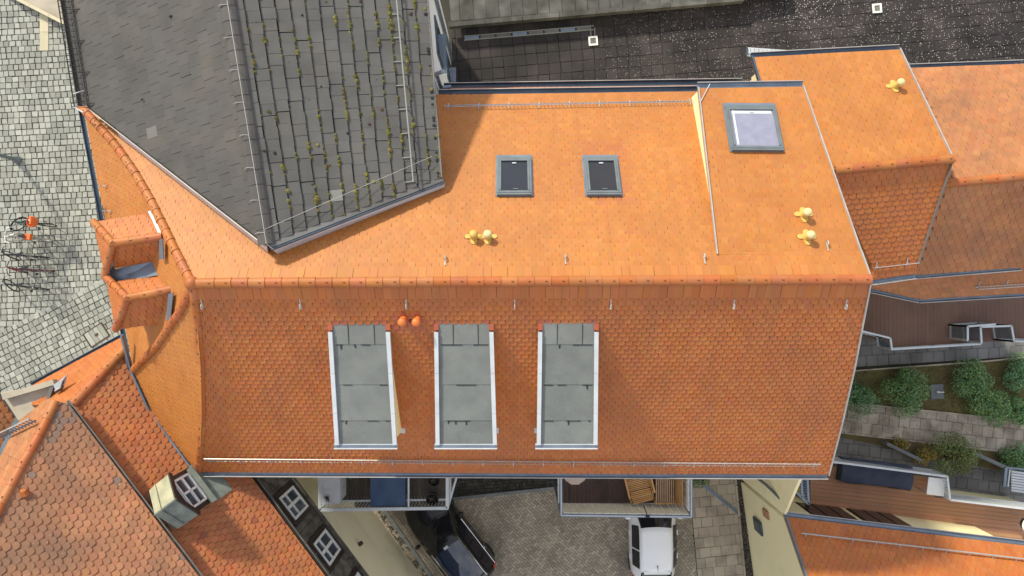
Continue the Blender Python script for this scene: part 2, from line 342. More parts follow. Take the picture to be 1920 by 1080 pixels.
# ------------------------------------------------------------------ tiles
def outline(w, L, sag, kind, gap=.965):
    """tile outline in its own plane, tail at v=0, head at v=L"""
    h = w/2*gap
    if kind == 'round':
        n = 6; pts = []
        for i in range(n+1):
            a = math.pi*i/n
            x = -h*math.cos(a); y = sag*(1-math.sin(a)**0.85)
            pts.append((x, y))
        return pts + [(h, L), (-h, L)]
    h = w/2*max(gap, .978)
    return [(-h, 0), (h, 0), (h, L), (-h, L)]
def tile_verts(ol, L, th, lift):
    hh = lambda y: lift + (th*1.05)*(1 - y/L)
    top = [V((x, y, hh(y))) for x, y in ol]; bot = [V((x, y, hh(y)-th)) for x, y in ol]; n = len(ol)
    fs = [tuple(range(n))]
    for i in range(n):
        j = (i+1) % n
        if ol[i][1] > L*.98 and ol[j][1] > L*.98: continue
        fs.append((i, n+i, n+j, j))
    return top+bot, fs
class Roofs:
    """collects the tiles of one house; the largest-showing ones become objects, the rest one mesh per slope"""
    def __init__(s): s.e = []
    def field(s, slope, pl, poly, w=.18, e=.125, sag=.055, th=.016, mat='clay', kind='round', holes=(), skip=(), red=None,
              gap=.965, jitter=.004, one_row=False, lift=0.0):
        P2 = [((V(p)-pl.p).dot(pl.u), (V(p)-pl.p).dot(pl.v)) for p in poly]
        if area2(P2) < 0: P2 = P2[::-1]
        us = [p[0] for p in P2]; vs = [p[1] for p in P2]; L = e*1.45
        ol = outline(w, L, sag, kind, gap); rad = max(w, L)
        if one_row: L = e*1.02; ol = outline(w, L, sag, kind, gap)
        k = 0; v = min(vs) if one_row else min(vs)-e*.5
        while v < (min(vs)+e*.5 if one_row else max(vs)):
            u = min(us) - w + (w/2 if k % 2 else 0)
            while u < max(us)+w:
                jx = random.uniform(-jitter, jitter); jy = random.uniform(-jitter, jitter)
                c = (u, v+L*.5)
                near = [(P2[i], P2[(i+1) % len(P2)]) for i in range(len(P2)) if segdist(c, P2[i], P2[(i+1) % len(P2)]) < rad*.75]
                inside = pip(c[0], c[1], P2)
                if inside or near:
                    w3 = pl.p + pl.u*u + pl.v*(v+e*.5)
                    q = to_px(w3)
                    if not any(pip(q[0], q[1], h) for h in holes) and not any(pip(q[0], q[1], h) for h in skip):
                        o2 = ol; full = True
                        if near:
                            o2 = [(u+x+jx, v+y+jy) for x, y in ol]
                            for a, b in near:
                                o2 = clip_half(o2, a, b)
                                if len(o2) < 3: break
                            if len(o2) >= 3 and abs(area2(o2)) > w*L*.06:
                                full = abs(area2(o2)) > abs(area2(ol))*.995
                                o2 = [(x-u-jx, y-v-jy) for x, y in o2]
                            else: o2 = None
                        if o2:
                            M = pl.M(pl.p + pl.u*(u+jx) + pl.v*(v+jy) + pl.n*lift)
                            rr = red(q[0], q[1]) if red else 0.0
                            s.e.append((slope, M, o2 if not full else ol, full, (w, e, sag, th, kind), mat, rr, L))
                u += w
            v += e; k += 1
    def ruled(s, slope, rows, w, th, mat, kind='rect', sag=.05, red=None, lap=.45, gap=.0, stagger=.5):
        """rows: tail lines (left point, right point) from the eave up, tiles stretch to the next row"""
        for k in range(len(rows)-1):
            A, B = V(rows[k][0]), V(rows[k][1]); A2, B2 = V(rows[k+1][0]), V(rows[k+1][1])
            u = (B-A); Ln = u.length
            if Ln < w*.3: continue
            u /= Ln; la0 = (A2-A).dot(u); lb0 = (B2-A).dot(u); A0 = V(rows[0][0])
            x = -((A-A0).dot(u) % w) - w + (w*stagger if k % 2 else 0)
            while x < min(0, la0*(1+lap)) - w: x += w
            off = (A2-A).dot(u); e0 = None
            while x < max(Ln, Ln+(lb0-Ln)*(1+lap)) + w/2:
                f = min(1, max(0, x/Ln))
                up = (A2 + (B2-A2)*f) - (A + u*min(max(x, 0), Ln)); up -= u*up.dot(u); e = up.length; vv = up/e; n = u.cross(vv)
                if n.z < 0: n = -n
                L = e*(1+lap); ol = outline(w, L, sag, kind)
                # ends cut along the slanted border lines
                o2 = [(px_+x, py_) for px_, py_ in ol]
                la = (A2-A).dot(u)/e; lb = (B2-A).dot(u)
                a0, a1 = (0.0, 0.0), ((A2-A).dot(u), e)
                b0, b1 = (Ln, 0.0), (lb, e)
                o3 = clip_half(o2, a1, a0); o3 = clip_half(o3, b0, b1) if len(o3) > 2 else o3
                if len(o3) > 2 and abs(area2(o3)) > w*L*.05:
                    full = abs(area2(o3)) > abs(area2(ol))*.995
                    o3 = [(p-x, q) for p, q in o3]
                    m = Matrix((u, vv, n)).transposed().to_4x4(); m.translation = A + u*x + V((random.uniform(-gap, gap), random.uniform(-gap, gap), 0))
                    q = to_px(m.translation)
                    s.e.append((slope, m, o3, False if not full else True, (round(w, 3), round(e, 3), sag, th, kind), mat, red(q[0], q[1]) if red else 0.0, L))
                x += w
    def finish(s, n_ind=300, hidden=(), name='roof_tile'):
        cand = []
        for i, t in enumerate(s.e):
            if not t[3]: continue
            p = t[1].translation; q = to_px(p)
            if not (6 < q[0] < 1914 and 6 < q[1] < 1074) or t[6] > 0: continue
            if any(pip(q[0], q[1], h) for h in hidden): continue
            cand.append((round((p-CAM).length, 3), i))
        cand.sort(); ind = set(i for _, i in cand[:n_ind]); meshes = {}; bulk = {}
        for i, t in enumerate(s.e):
            slope, M, ol, full, key, mt, rr = t[:7]; w, e, sag, th, kind = key
            L = t[7] if len(t) > 7 else e*1.45
            if i in ind:
                kk = (key, mt)
                if kk not in meshes:
                    b = MB(); vs, fs = tile_verts(ol, L, th, .003); b.add(vs, fs, mt, tint=0.0); meshes[kk] = b.mesh(name)
                o = bpy.data.objects.new(name, meshes[kk]); col.objects.link(o); o.parent = slope
                J = Matrix.Rotation(random.uniform(-.012, .012), 4, 'Z') @ Matrix.Rotation(random.uniform(-.012, .006), 4, 'X')
                o.matrix_world = M @ J
            else:
                b = bulk.setdefault(slope.name, (MB(), slope))[0]
                vs, fs = tile_verts(ol, L, th, .003)
                J = Matrix.Rotation(random.uniform(-.012, .012), 4, 'Z') @ Matrix.Rotation(random.uniform(-.012, .006), 4, 'X')
                b.add([M @ (J @ p) for p in vs], fs, mt, red=rr)
        for nm, (b, sl) in bulk.items(): b.build('tile_covering', sl, fix=False, kind='stuff')

RT = {}
def ridge_tiles(parent, path, r=.105, pitch=.345, mat_='clay_ridge', lift=.0, name='ridge_tile', up=None):
    """half-round ridge tiles laid along a polyline, each overlapping the one before"""
    key = (round(r, 3), round(pitch, 3), mat_)
    if key not in RT:
        b = MB(); n = 8; vs = []; fs = []; L = pitch*1.12
        prof = [(0, r*.95, 0), (L*.86, r*1.0, .004), (L*.86, r*1.045, .006), (L, r*1.055, .007), (L, r*.96, .0)]
        for x, rr, dz in prof:
            for j in range(n+1):
                a = math.pi*(j/n)*1.1 - .05*math.pi
                vs.append((x, rr*math.cos(a), rr*.78*math.sin(a)+dz))
        for i in range(len(prof)-1):
            for j in range(n): fs.append((i*(n+1)+j, i*(n+1)+j+1, (i+1)*(n+1)+j+1, (i+1)*(n+1)+j))
        b.add(vs, fs, mat_, tint=0.0)
        b.box((L*.74, 0, r*.83), (.05, .012, .018), 'rust', tint=0.0)
        me = b.mesh(name, False); bm = bmesh.new(); bm.from_mesh(me); bmesh.ops.recalc_face_normals(bm, faces=bm.faces); bm.to_mesh(me); bm.free()
        me.polygons.foreach_set('use_smooth', [True]*len(me.polygons)); me.set_sharp_from_angle(angle=R(50)); RT[key] = me
    pts = [V(p) for p in path]; lens = [(pts[i+1]-pts[i]).length for i in range(len(pts)-1)]; T = sum(lens)
    n = max(1, round(T/pitch)); st = T/n
    def at(s_):
        for i, l in enumerate(lens):
            if s_ <= l or i == len(lens)-1: return pts[i] + (pts[i+1]-pts[i])*(s_/l)
            s_ -= l
    for i in range(n):
        a, c = at(i*st), at((i+1)*st); d = (c-a).normalized(); y = V((0, 0, 1)).cross(d).normalized(); z = d.cross(y)
        m = Matrix((d*(st/pitch), y, z)).transposed().to_4x4(); m.translation = a + V((0, 0, lift)) + V((random.uniform(-.004, .004), random.uniform(-.004, .004), random.uniform(0, .004)))
        o = bpy.data.objects.new(name, RT[key]); col.objects.link(o); o.parent = parent; o.matrix_world = m

def gutter(b, a, c, out, r=.07, m='zinc', lip='galvanised'):
    """half-round gutter from a to c, hung on the outer side `out`"""
    a, c = V(a), V(c); d = (c-a).normalized(); o = V(out); o = (o - d*o.dot(d)).normalized(); n = 8; vs = []; fs = []
    for p in (a, c):
        ctr = p + o*r
        for rr in (r, r*.86):
            for j in range(n+1):
                t = math.pi*j/n; vs.append(ctr - o*math.cos(t)*rr - V((0, 0, 1))*math.sin(t)*rr)
    N_ = n+1
    for j in range(n):
        fs.append((j, j+1, 2*N_+j+1, 2*N_+j)); fs.append((N_+j, 3*N_+j, 3*N_+j+1, N_+j+1))
    fs += [(n, N_+n, 3*N_+n, 2*N_+n), (0, 2*N_, 3*N_, N_)]
    b.add(vs, fs, m)
    b.tube([a + o*2*r + V((0, 0, .005)), c + o*2*r + V((0, 0, .005))], .014, lip, n=6)
def snow_guard(parent, a, c, n, up, hgt=.16, m='galvanised', rung=.085, rail=.014, name='snow_guard', lean=0.0):
    """ladder-shaped snow guard standing on a slope from a to c; n roof normal, up up-slope axis"""
    a, c = V(a), V(c); d = (c-a); L = d.length; d /= L; h = (n + up*lean).normalized()
    def fn(b):
        for k in (.05, .05+hgt): b.bar(a+h*k, c+h*k, rail, rail, m, up=h)
        k = 0
        while k*rung < L:
            p = a + d*(k*rung); b.bar(p+h*.05, p+h*(.05+hgt), rail*.85, .009, m, up=d); k += 1
        k = 0
        while k*.8 < L:
            p = a + d*(k*.8+.1); b.bar(p+up*.10+n*.03, p+h*(.05+hgt*.5), .022, .012, m, up=d)
            b.bar(p+n*.03+up*.2, p+n*.035-up*.02, .02, .006, m, up=n); k += 1
    return part(name, parent, fn)

def gutter_part(parent, *a, name='gutter', **k): return part(name, parent, lambda b: gutter(b, *a, **k))
def bar_part(parent, name, a, c, w, h, m, up=V((0, 0, 1))): return part(name, parent, lambda b: b.bar(a, c, w, h, m, up=up))

# ================================================================== SETTING: ground, plaza, yard, garden
def pxy(px, py, z): p = W(px, py, z); return (p.x, p.y)
g = MB(); g.add([(-90, -90, -.12), (90, -90, -.12), (90, 90, -.12), (-90, 90, -.12)], [(0, 1, 2, 3)], 'earth')
structure(g.build('ground', fix=False))

def paving(name, poly, z, mk, joint, mats, kind_small=False, n_ind=300, piece='paving_stone', th=.05, joint_z=None, skip=()):
    """mk() yields plan polygons of pieces; pieces become objects up to n_ind, the rest one mesh"""
    b = MB(); jz = z-.03 if joint_z is None else joint_z
    b.prism(poly, jz-.08, jz, joint); root = structure(b.build(name))
    pieces = []; P0 = poly if area2(poly) > 0 else poly[::-1]
    for pc in mk:
        cx = sum(p[0] for p in pc)/len(pc); cy = sum(p[1] for p in pc)/len(pc)
        rad = max(math.hypot(p[0]-cx, p[1]-cy) for p in pc)
        if not pip(cx, cy, poly) and min(segdist((cx, cy), P0[i], P0[(i+1) % len(P0)]) for i in range(len(P0))) > rad: continue
        q = to_px(V((cx, cy, z)))
        if any(pip(q[0], q[1], s) for s in skip) or not (-150 < q[0] < 2070 and -150 < q[1] < 1230): continue
        near = [(P0[i], P0[(i+1) % len(P0)]) for i in range(len(P0)) if segdist((cx, cy), P0[i], P0[(i+1) % len(P0)]) < rad]
        for a_, b_ in near:
            pc = clip_half(pc, a_, b_)
            if len(pc) < 3: break
        if len(pc) < 3 or abs(area2(pc)) < .002: continue
        pieces.append((pc, cx, cy, q))
    order = sorted(range(len(pieces)), key=lambda i: (not (8 < pieces[i][3][0] < 1912 and 8 < pieces[i][3][1] < 1072), -abs(area2(pieces[i][0])) if False else math.hypot(pieces[i][1], pieces[i][2])))
    ind = set(order[:n_ind]) if not kind_small else set()
    bulk = MB()
    for i, (pc, cx, cy, q) in enumerate(pieces):
        dz = random.uniform(-.004, .004); c = .012
        base = [(p[0], p[1], z-th) for p in pc]
        top = [(cx+(p[0]-cx)*.93, cy+(p[1]-cy)*.93, z+dz) for p in pc]
        mid = [(p[0], p[1], z+dz-c) for p in pc]; n = len(pc)
        vs = base+mid+top; fs = [tuple(range(2*n, 3*n))]
        for lv in (0, 1): fs += [(lv*n+j, lv*n+(j+1) % n, (lv+1)*n+(j+1) % n, (lv+1)*n+j) for j in range(n)]
        m = mats[0] if len(mats) == 1 else random.choice(mats)
        if i in ind:
            t = MB(); t.add([(v[0]-cx, v[1]-cy, v[2]-z) for v in vs], fs, m, tint=0.0)
            o = bpy.data.objects.new(piece, t.mesh(piece)); col.objects.link(o); o.parent = root; o.location = (cx, cy, z)
        else: bulk.add(vs, fs, m)
    if bulk.f: bulk.build('paving_stones' if piece == 'paving_stone' else piece+'s', root, fix=False, kind='stuff')
    return root
def grid(x0, x1, y0, y1, w, h, rot=0.0, gap=.008, jit=.0, stagger=.5, ctr=(0, 0), vary=0.0):
    ca, sa = math.cos(rot), math.sin(rot); k = 0; y = y0
    while y < y1:
        x = x0 + (w*stagger if k % 2 else 0) + random.uniform(-1, 1)*w*vary*.5
        while x < x1:
            ww = w*(1+random.uniform(-vary, vary)); pc = []
            for a, b in ((0, 0), (1, 0), (1, 1), (0, 1)):
                X = x + gap/2 + a*(ww-gap) + random.uniform(-jit, jit); Y = y + gap/2 + b*(h-gap) + random.uniform(-jit, jit)
                pc.append((ctr[0]+X*ca-Y*sa, ctr[1]+X*sa+Y*ca))
            yield pc
            x += ww
        y += h; k += 1
# plaza in front of the left eaves: courses nearly level, a second field turned along a seam
seam_a, seam_b = pxy(-60, 655, 0), pxy(215, 515, 0)
plaza = [pxy(-150, -150, 0), pxy(470, -150, 0), pxy(470, 860, 0), pxy(-150, 860, 0)]
up_poly = [pxy(-150, -150, 0), pxy(470, -150, 0), pxy(470, 385, 0), seam_b, seam_a, pxy(-150, 701, 0)]
lo_poly = [pxy(-150, 701, 0), seam_a, seam_b, pxy(470, 385, 0), pxy(470, 860, 0), pxy(-150, 860, 0)]
hid_plaza = [[(300, 100), (560, -60), (560, 900), (400, 900), (330, 560)], [(250, -160), (280, 200), (560, 200), (560, -160)]]
def both():
    for pc in grid(-26, -8, -8, 16, .235, .235, rot=R(3), jit=.012, vary=.16, gap=.024):
        c = (sum(p[0] for p in pc)/4, sum(p[1] for p in pc)/4)
        if pip(*c, up_poly): yield pc
    for pc in grid(-14, 14, -10, 10, .235, .235, rot=R(27), jit=.014, vary=.16, gap=.024, ctr=(-17, -2)):
        c = (sum(p[0] for p in pc)/4, sum(p[1] for p in pc)/4)
        if pip(*c, lo_poly): yield pc
pl_root = paving('plaza', plaza, 0.0, both(), 'joint', ['cobble'], piece='cobblestone', skip=hid_plaza)
# pale slabs let into the plaza and the manhole frame, both part of the paving
for q0, q1 in ((20, 60), (60, 95)):
    part('pale_slab', pl_root, lambda b: b.prism([pxy(75, q0+.6, 0), pxy(91, q0+.6, 0), pxy(91, q1, 0), pxy(75, q1, 0)], -.03, .022, 'light_slab'))
def manhole(b):
    c = W(181, 628, 0); M = Matrix.Translation(V((c.x, c.y, .02))) @ Matrix.Rotation(R(33), 4, 'Z')
    for x, y, w, h in ((0, .30, .86, .03), (0, -.30, .86, .03), (.43, 0, .03, .63), (-.43, 0, .03, .63)): b.box((x, y, 0), (w, h, .03), 'rust', M=M)
    for i in range(4): b.box((-.3+i*.2, 0, -.008), (.18, .56, .03), 'cobble', M=M)
    b.box((.02, 0, .012), (.14, .1, .012), 'rust', M=M)
cover = part('manhole_cover', None, manhole); tag(cover, 'rusty framed manhole cover in the plaza cobbles below the hipped dormers', 'manhole cover')

# yard between the balconies: herringbone blocks
yard_poly = [pxy(640, 830, 0), pxy(1305, 830, 0), pxy(1290, 900, 0), pxy(1300, 1000, 0), pxy(1322, 1240, 0), pxy(884, 1240, 0), pxy(700, 965, 0)]
def herring():
    s = .105; ca, sa = math.cos(R(-38)), math.sin(R(-38)); N_ = 90
    for i in range(-N_, N_):
        for j in range(-N_, N_):
            r = (i - j) % 4
            if r == 0: w, h = 2, 1
            elif r == 2 and True: w, h = 0, 0
            elif r == 3: w, h = 1, 2
            else: continue
            if not w: continue
            gq = .007; x0, y0 = i*s+gq/2, j*s+gq/2; x1, y1 = (i+w)*s-gq/2, (j+h)*s-gq/2
            yield [(1.5+x*ca-y*sa, -9+x*sa+y*ca) for x, y in ((x0, y0), (x1, y0), (x1, y1), (x0, y1))]
yard = paving('courtyard_paving', yard_poly, 0.0, herring(), 'paver_joint', ['paver'], kind_small=True, joint_z=-.012)
moss_poly = [pxy(845, 845, .02), pxy(1060, 845, .02), pxy(1060, 912, .02), pxy(1040, 914, .02), pxy(850, 934, .02)]
paving('mossy_strip', moss_poly, .03, grid(-3, 3, -9, -5, .13, .13, rot=R(4), jit=.01, vary=.2), 'dark_soil', ['moss_cobble'], kind_small=True, joint_z=.012)
b = MB()
for i in range(6):
    a = W(842+i*34, 936-i*3.6, .04); c = W(842+(i+1)*34-1, 936-(i+1)*3.6, .04); b.bar(a, c, .12, .09, 'kerb_grey')
kerb = structure(b.build('kerb'))
# large slabs to the right, gravel along the yellow wall
slab_poly = [pxy(1292, 840, .004), pxy(1372, 840, .004), pxy(1410, 1240, .004), pxy(1323, 1240, .004), pxy(1301, 1000, .004), pxy(1291, 905, .004)]
paving('slab_path', slab_poly, .02, grid(5, 11, -13, -5, .43, .40, rot=R(6), jit=.006, vary=.06), 'paver_joint', ['slab_brown'], piece='paving_slab', joint_z=.004)
b = MB()
for i in range(9): b.bar(W(1374+i*2.9, 850+i*30, .03), W(1374+(i+1)*2.9, 849+(i+1)*30, .03), .07, .12, 'slab_brown')
structure(b.build('edging'))
b = MB()
b.bar(W(1306, 898, .035), W(1389, 966, .035), .13, .02, 'zinc')  # diagonal blue-grey metal strip laid on the slabs, darker cross bars on top
for i in range(24):
    t = i/24; p = W(1306+83*t, 898+68*t, .048); b.box(p, (.10, .02, .008), 'zinc_dark', rz=R(-40))
tag(b.build('metal_strip'), 'grey metal strip with cross bars running diagonally across the slabs beside the right balcony', 'drain')
def pebbles(b, quad, n, z, r=.03):
    for _ in range(n):
        s, t = random.random(), random.random(); q = [V((*p, z)) for p in quad]
        p = (q[0]*(1-s)+q[1]*s)*(1-t) + (q[3]*(1-s)+q[2]*s)*t; rr = r*random.uniform(.6, 1.4); a = random.random()*6
        vs = [p+V((rr*math.cos(a+k*1.57), rr*.8*math.sin(a+k*1.57), -.01)) for k in range(4)] + [p+V((random.uniform(-.3, .3)*rr, random.uniform(-.3, .3)*rr, rr*.8))]
        b.add(vs, [(0, 1, 4), (1, 2, 4), (2, 3, 4), (3, 0, 4)], 'gravel')
b = MB(); quad = [pxy(1377, 850, 0), pxy(1397, 850, 0), pxy(1426, 1120, 0), pxy(1402, 1120, 0)]
b.prism(quad, -.1, .0, 'paver_joint'); pebbles(b, quad, 1500, 0)
quad = [pxy(690, 935, 0), pxy(704, 935, 0), pxy(832, 1120, 0), pxy(815, 1120, 0)]
b.prism(quad, -.1, .0, 'paver_joint'); pebbles(b, quad, 1000, 0, .026)
b.build('gravel_strip', fix=False, kind='stuff')['kind'] = 'stuff'
bpy.data.objects['gravel_strip']['label'] = 'loose gravel strips along the foot of the cream and yellow walls'
b = MB()
for i in range(10):
    t0, t1 = i/10, (i+1)/10-.004
    b.bar(W(707+128*t0, 935+185*t0, .03), W(707+128*t1, 935+185*t1, .03), .14, .07, 'kerb_grey')
structure(b.build('gutter_kerb'))

# dark terrace behind the house and the raised concrete strip
TZ = 1.5
ter_poly = [pxy(848, -40, TZ), pxy(1960, -40, TZ), pxy(1960, 420, TZ), pxy(846, 420, TZ)]
paving('rear_terrace', ter_poly, TZ, grid(-3, 22, 2.5, 13, .425, .41, rot=R(5), jit=.008, vary=.02, stagger=.04), 'dark_soil', ['slab_dark'], piece='paving_slab',
       skip=[[(846, 170), (1400, 170), (1440, 130), (1960, 140), (1960, 430), (846, 430)], [(840, 52), (1060, 34), (1400, -8), (1400, -60), (840, -60)]])
up = [pxy(838, -60, 2.0), pxy(1480, -60, 2.0), pxy(1480, -14, 2.0), pxy(1390, -1, 2.0), pxy(1100, 28, 2.0), pxy(846, 46, 2.0)]
pu = paving('raised_platform', up, 2.0, grid(-4, 10, 9, 14, .46, .9, rot=R(4.5), jit=.006, stagger=.3, vary=.12), 'slab_under' if 'slab_under' in MATS else 'slate_under', ['slab_concrete'], piece='paving_slab')
part('retaining_edge', pu, lambda b: [b.bar(W(842+i*69, 48.5-i*6.1, 1.93), W(842+(i+1)*69-1, 48.5-(i+1)*6.1, 1.93), .16, .26, 'slab_concrete') for i in range(8)])
b = MB()
for (x0, y0), (x1, y1) in (((870, 72), (1113, 52)), ((1111, 52), (1112, 70))):
    a, c = W(x0, y0, TZ+.02), W(x1, y1, TZ+.02); d = (c-a).normalized(); n = V((-d.y, d.x, 0))
    for s in (-1, 1): b.bar(a+n*.075*s, c+n*.075*s, .025, .05, 'grate')
    L = (c-a).length
    for i in range(int(L/.6)):
        b.bar(a+d*(i*.6+.02), a+d*(i*.6+.56), .11, .03, 'slab_grey' if i % 3 else 'zinc')
tag(b.build('metal_strip'), 'long metal drain channel with a corner on the dark terrace', 'drain')
for (x, y), lb in (((1112, 77), 'white drain grate at the end of the terrace channel'), ((1644, 16), 'white drain grate alone on the dark terrace near the top edge')):
    t = thing('drain_grate', lb, 'drain', W(x, y, TZ+.02), R(5), 'terrace drain grates')
    part('frame', t, lambda b: [b.box(c, d, 'white_board') for c, d in (((0, .14, .02), (.34, .06, .04)), ((0, -.14, .02), (.34, .06, .04)), ((.14, 0, .02), (.06, .22, .04)), ((-.14, 0, .02), (.06, .22, .04)))])
    part('grid', t, lambda b: [b.box((-.08+i*.04, 0, .012), (.02, .22, .02), 'grate') for i in range(5)])

# garden to the right: lawn, path, lower walk
lawn_poly = [pxy(1480, 680, 0), pxy(1960, 655, 0), pxy(1960, 900, 0), pxy(1480, 800, 0)]
b = MB(); b.prism(lawn_poly, -.1, -.005, 'lawn'); structure(b.build('lawn'))
b = MB()
for _ in range(5200):
    p = W(random.uniform(1560, 1930), random.uniform(680, 815), 0); a = random.random()*6.28; h = random.uniform(.03, .08); w = .012
    d = V((math.cos(a), math.sin(a), 0)); n = V((-d.y, d.x, 0))
    b.add([p-n*w, p+n*w, p+d*h*.9+V((0, 0, h))], [(0, 1, 2)], 'grass_blade')
gr = b.build('grass', fix=False, kind='stuff'); gr['label'] = 'dry short grass between the garden shrubs'
path_poly = [pxy(1490, 742, .02), pxy(1612, 757, .02), pxy(1960, 792, .02), pxy(1960, 857, .02), pxy(1575, 812, .02), pxy(1490, 800, .02)]
paving('garden_path', path_poly, .03, grid(-3, 10, -3, 3, .41, .44, rot=R(-6.5), jit=.006, ctr=(13, -4.87), vary=.03), 'paver_joint', ['slab_garden'], piece='paving_slab', joint_z=.012)
walk_poly = [pxy(1560, 560, .02), pxy(1960, 560, .02), pxy(1960, 664, .02), pxy(1850, 676, .02), pxy(1560, 696, .02)]
paving('garden_walk', walk_poly, .03, grid(-4, 10, -2.95, 3, .44, .42, rot=R(3.6), jit=.006, ctr=(13, -.2), vary=.03), 'paver_joint', ['slab_grey'], piece='paving_slab', joint_z=.012)
low_poly = [pxy(1490, 800, -.02), pxy(1575, 814, -.02), pxy(1960, 860, -.02), pxy(1960, 1000, -.02), pxy(1490, 960, -.02)]
paving('sunken_yard', low_poly, -.02, grid(-3, 10, -6, 3, .44, .42, rot=R(-6.5), jit=.006, ctr=(13, -6.0), vary=.03), 'paver_joint', ['slab_grey'], piece='paving_slab', joint_z=-.04)
b = MB()
for (x0, y0), (x1, y1) in (((1560, 698), (1850, 677)), ((1850, 677), (1960, 666)), ((1560, 753), (1612, 757)), ((1612, 757), (1960, 793))):
    b.bar(W(x0, y0, .03), W(x1, y1, .03), .05, .12, 'slab_garden')
structure(b.build('edging_stones'))

# ================================================================== MAIN HOUSE
main = thing('tiled_house', 'long house with bright orange plain-tile roof and three flat grey dormers', 'house', (0, 0, 0))
RL, RR = W(360, 531, 12), W(1632, 524, 12)
front = Pl(RL, RR, W(960, 886, 8.7))
back = Pl(RL, RR, W(1060, 177, 8.7))
# raised rear strip at the right end
s0 = back.on(1345, 478, .0); shed = Pl(s0, s0 + V((1, -.005, 0)), W(1505, 162, 9.6))
TI = Roofs()
hipF = [(362, 538), (371, 610), (377, 690), (379, 780), (376, 840), (370, 884)]
hip1 = [(152, 200), (182, 233), (215, 270), (252, 322), (284, 378), (311, 433), (337, 487), (360, 531)]
hipAB = [(360, 533), (353, 556), (340, 582), (320, 610), (292, 652), (250, 693)]
facB = Pl(RL, front.on(370, 884), W(250, 693, 9.0))
gray_px = [(150, 175), (232, 262), (500, 452), (824, 330), (822, 170), (800, -60), (100, -60)]
d_px = [[(634, 640), (708, 640), (728, 815), (650, 815)], [(832, 640), (905, 640), (912, 815), (835, 815)], [(1028, 640), (1105, 640), (1102, 815), (1026, 815)]]
def slope(name, pl, pts, parent=main, m='clay', th=.08):
    return part(name, parent, lambda b: b.slab([p - pl.n*.012 for p in pts], th, m, n=pl.n))
fp = [front.on(*q) for q in hipF] + [front.on(1553, 889), front.on(1576, 800), front.on(1601, 690), front.on(1632, 524)]
sF = slope('roof_front', front, fp)
rnd = random.Random(3)
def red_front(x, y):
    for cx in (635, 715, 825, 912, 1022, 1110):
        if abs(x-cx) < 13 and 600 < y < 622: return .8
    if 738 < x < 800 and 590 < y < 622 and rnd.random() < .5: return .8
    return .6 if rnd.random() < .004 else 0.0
bandF = [front.on(364, 560), front.on(1626, 556), front.on(1632, 526), front.on(361, 532)]
TI.field(sF, front, bandF, w=.18, e=.34, kind='rect', th=.02, one_row=True, lift=.02, gap=.97)
TI.field(sF, front, fp, skip=d_px+[[(364, 553), (1626, 549), (1632, 526), (361, 532)]], red=red_front, th=.032, sag=.075, gap=.95)
bp = [back.on(*q) for q in hip1] + [back.on(1347, 530), back.on(1347, 470), back.on(1310, 172), back.on(822, 178), back.on(400, 181)]
bandB = [back.on(345, 504), back.on(1626, 497), back.on(1632, 522), back.on(360, 529)]
# right of the strip only the band along the ridge stays on the main plane
sB = slope('roof_rear', back, bp, m='clay_rear')
def red_back(x, y):
    if 1080 < x < 1175 and 264 < y < 288: return .4 if rnd.random() < .85 else 0
    if 1075 < x < 1190 and 288 < y < 384: return .4 if rnd.random() < .42 and not (1098 < x < 1160 and 300 < y < 368) else 0
    return .35 if rnd.random() < .006 else 0.0
sky_px = [[(938, 304), (992, 304), (992, 366), (938, 366)], [(1100, 304), (1156, 304), (1158, 366), (1102, 366)]]
TI.field(sB, back, bandB, mat='clay_rear', w=.18, e=.33, kind='rect', th=.014, one_row=True, lift=.016, gap=.985)
bsk = [(345, 510), (1626, 503), (1632, 522), (360, 529)]
TI.field(sB, back, bp, skip=[bsk, [(175, 190), (232, 248), (500, 440), (810, 322), (808, 150), (800, -60), (100, -60)]] + sky_px, mat='clay_rear', red=red_back, gap=.975, th=.018)
b2 = [back.on(1347, 530), back.on(1632, 524), back.on(1617, 470), back.on(1347, 468)]
sB2 = slope('roof_rear_band', back, b2, m='clay_rear')
TI.field(sB2, back, b2, mat='clay_rear', red=red_back, gap=.98, th=.014, skip=[bsk])
sp = [shed.on(1345, 478), shed.on(1615, 476), shed.on(1505, 163), shed.on(1309, 166)]
sS = slope('roof_raised', shed, sp, m='clay_rear')
TI.field(sS, shed, sp, skip=[[(1368, 206), (1452, 206), (1462, 280), (1378, 280)]], w=.185, e=.135, mat='clay_rear', gap=.98, th=.014, red=lambda x, y: .5 if rnd.random() < .004 else 0)
def cheek(b):                                        # cream side wall of the raised strip
    L = []
    for i in range(9):
        t = i/8; p = shed.on(1345-36*t, 472-306*t); L.append(p)
    for i in range(8):
        p, q = L[i], L[i+1]; x = .05
        p0, q0 = V((p.x+x, p.y, back.z(p.x, p.y)-.05)), V((q.x+x, q.y, back.z(q.x, q.y)-.05))
        b.add([p0, q0, q+V((x, 0, -.04)), p+V((x, 0, -.04))], [(0, 1, 2, 3)], 'plaster_yellow', tint=0.)
part('side_wall', main, cheek, weld=True)
for pl, pts in ((shed, [(1344, 478), (1309, 166)]), (shed, [(1614, 476), (1505, 163)]), (back, [(1632, 524), (1614, 474)]), (front, [(1632, 524), (1601, 690), (1576, 800), (1553, 889)])):
    for i in range(len(pts)-1): bar_part(main, 'verge_strip', pl.on(*pts[i], .03), pl.on(*pts[i+1], .03), .028, .07, 'galvanised', up=pl.n)

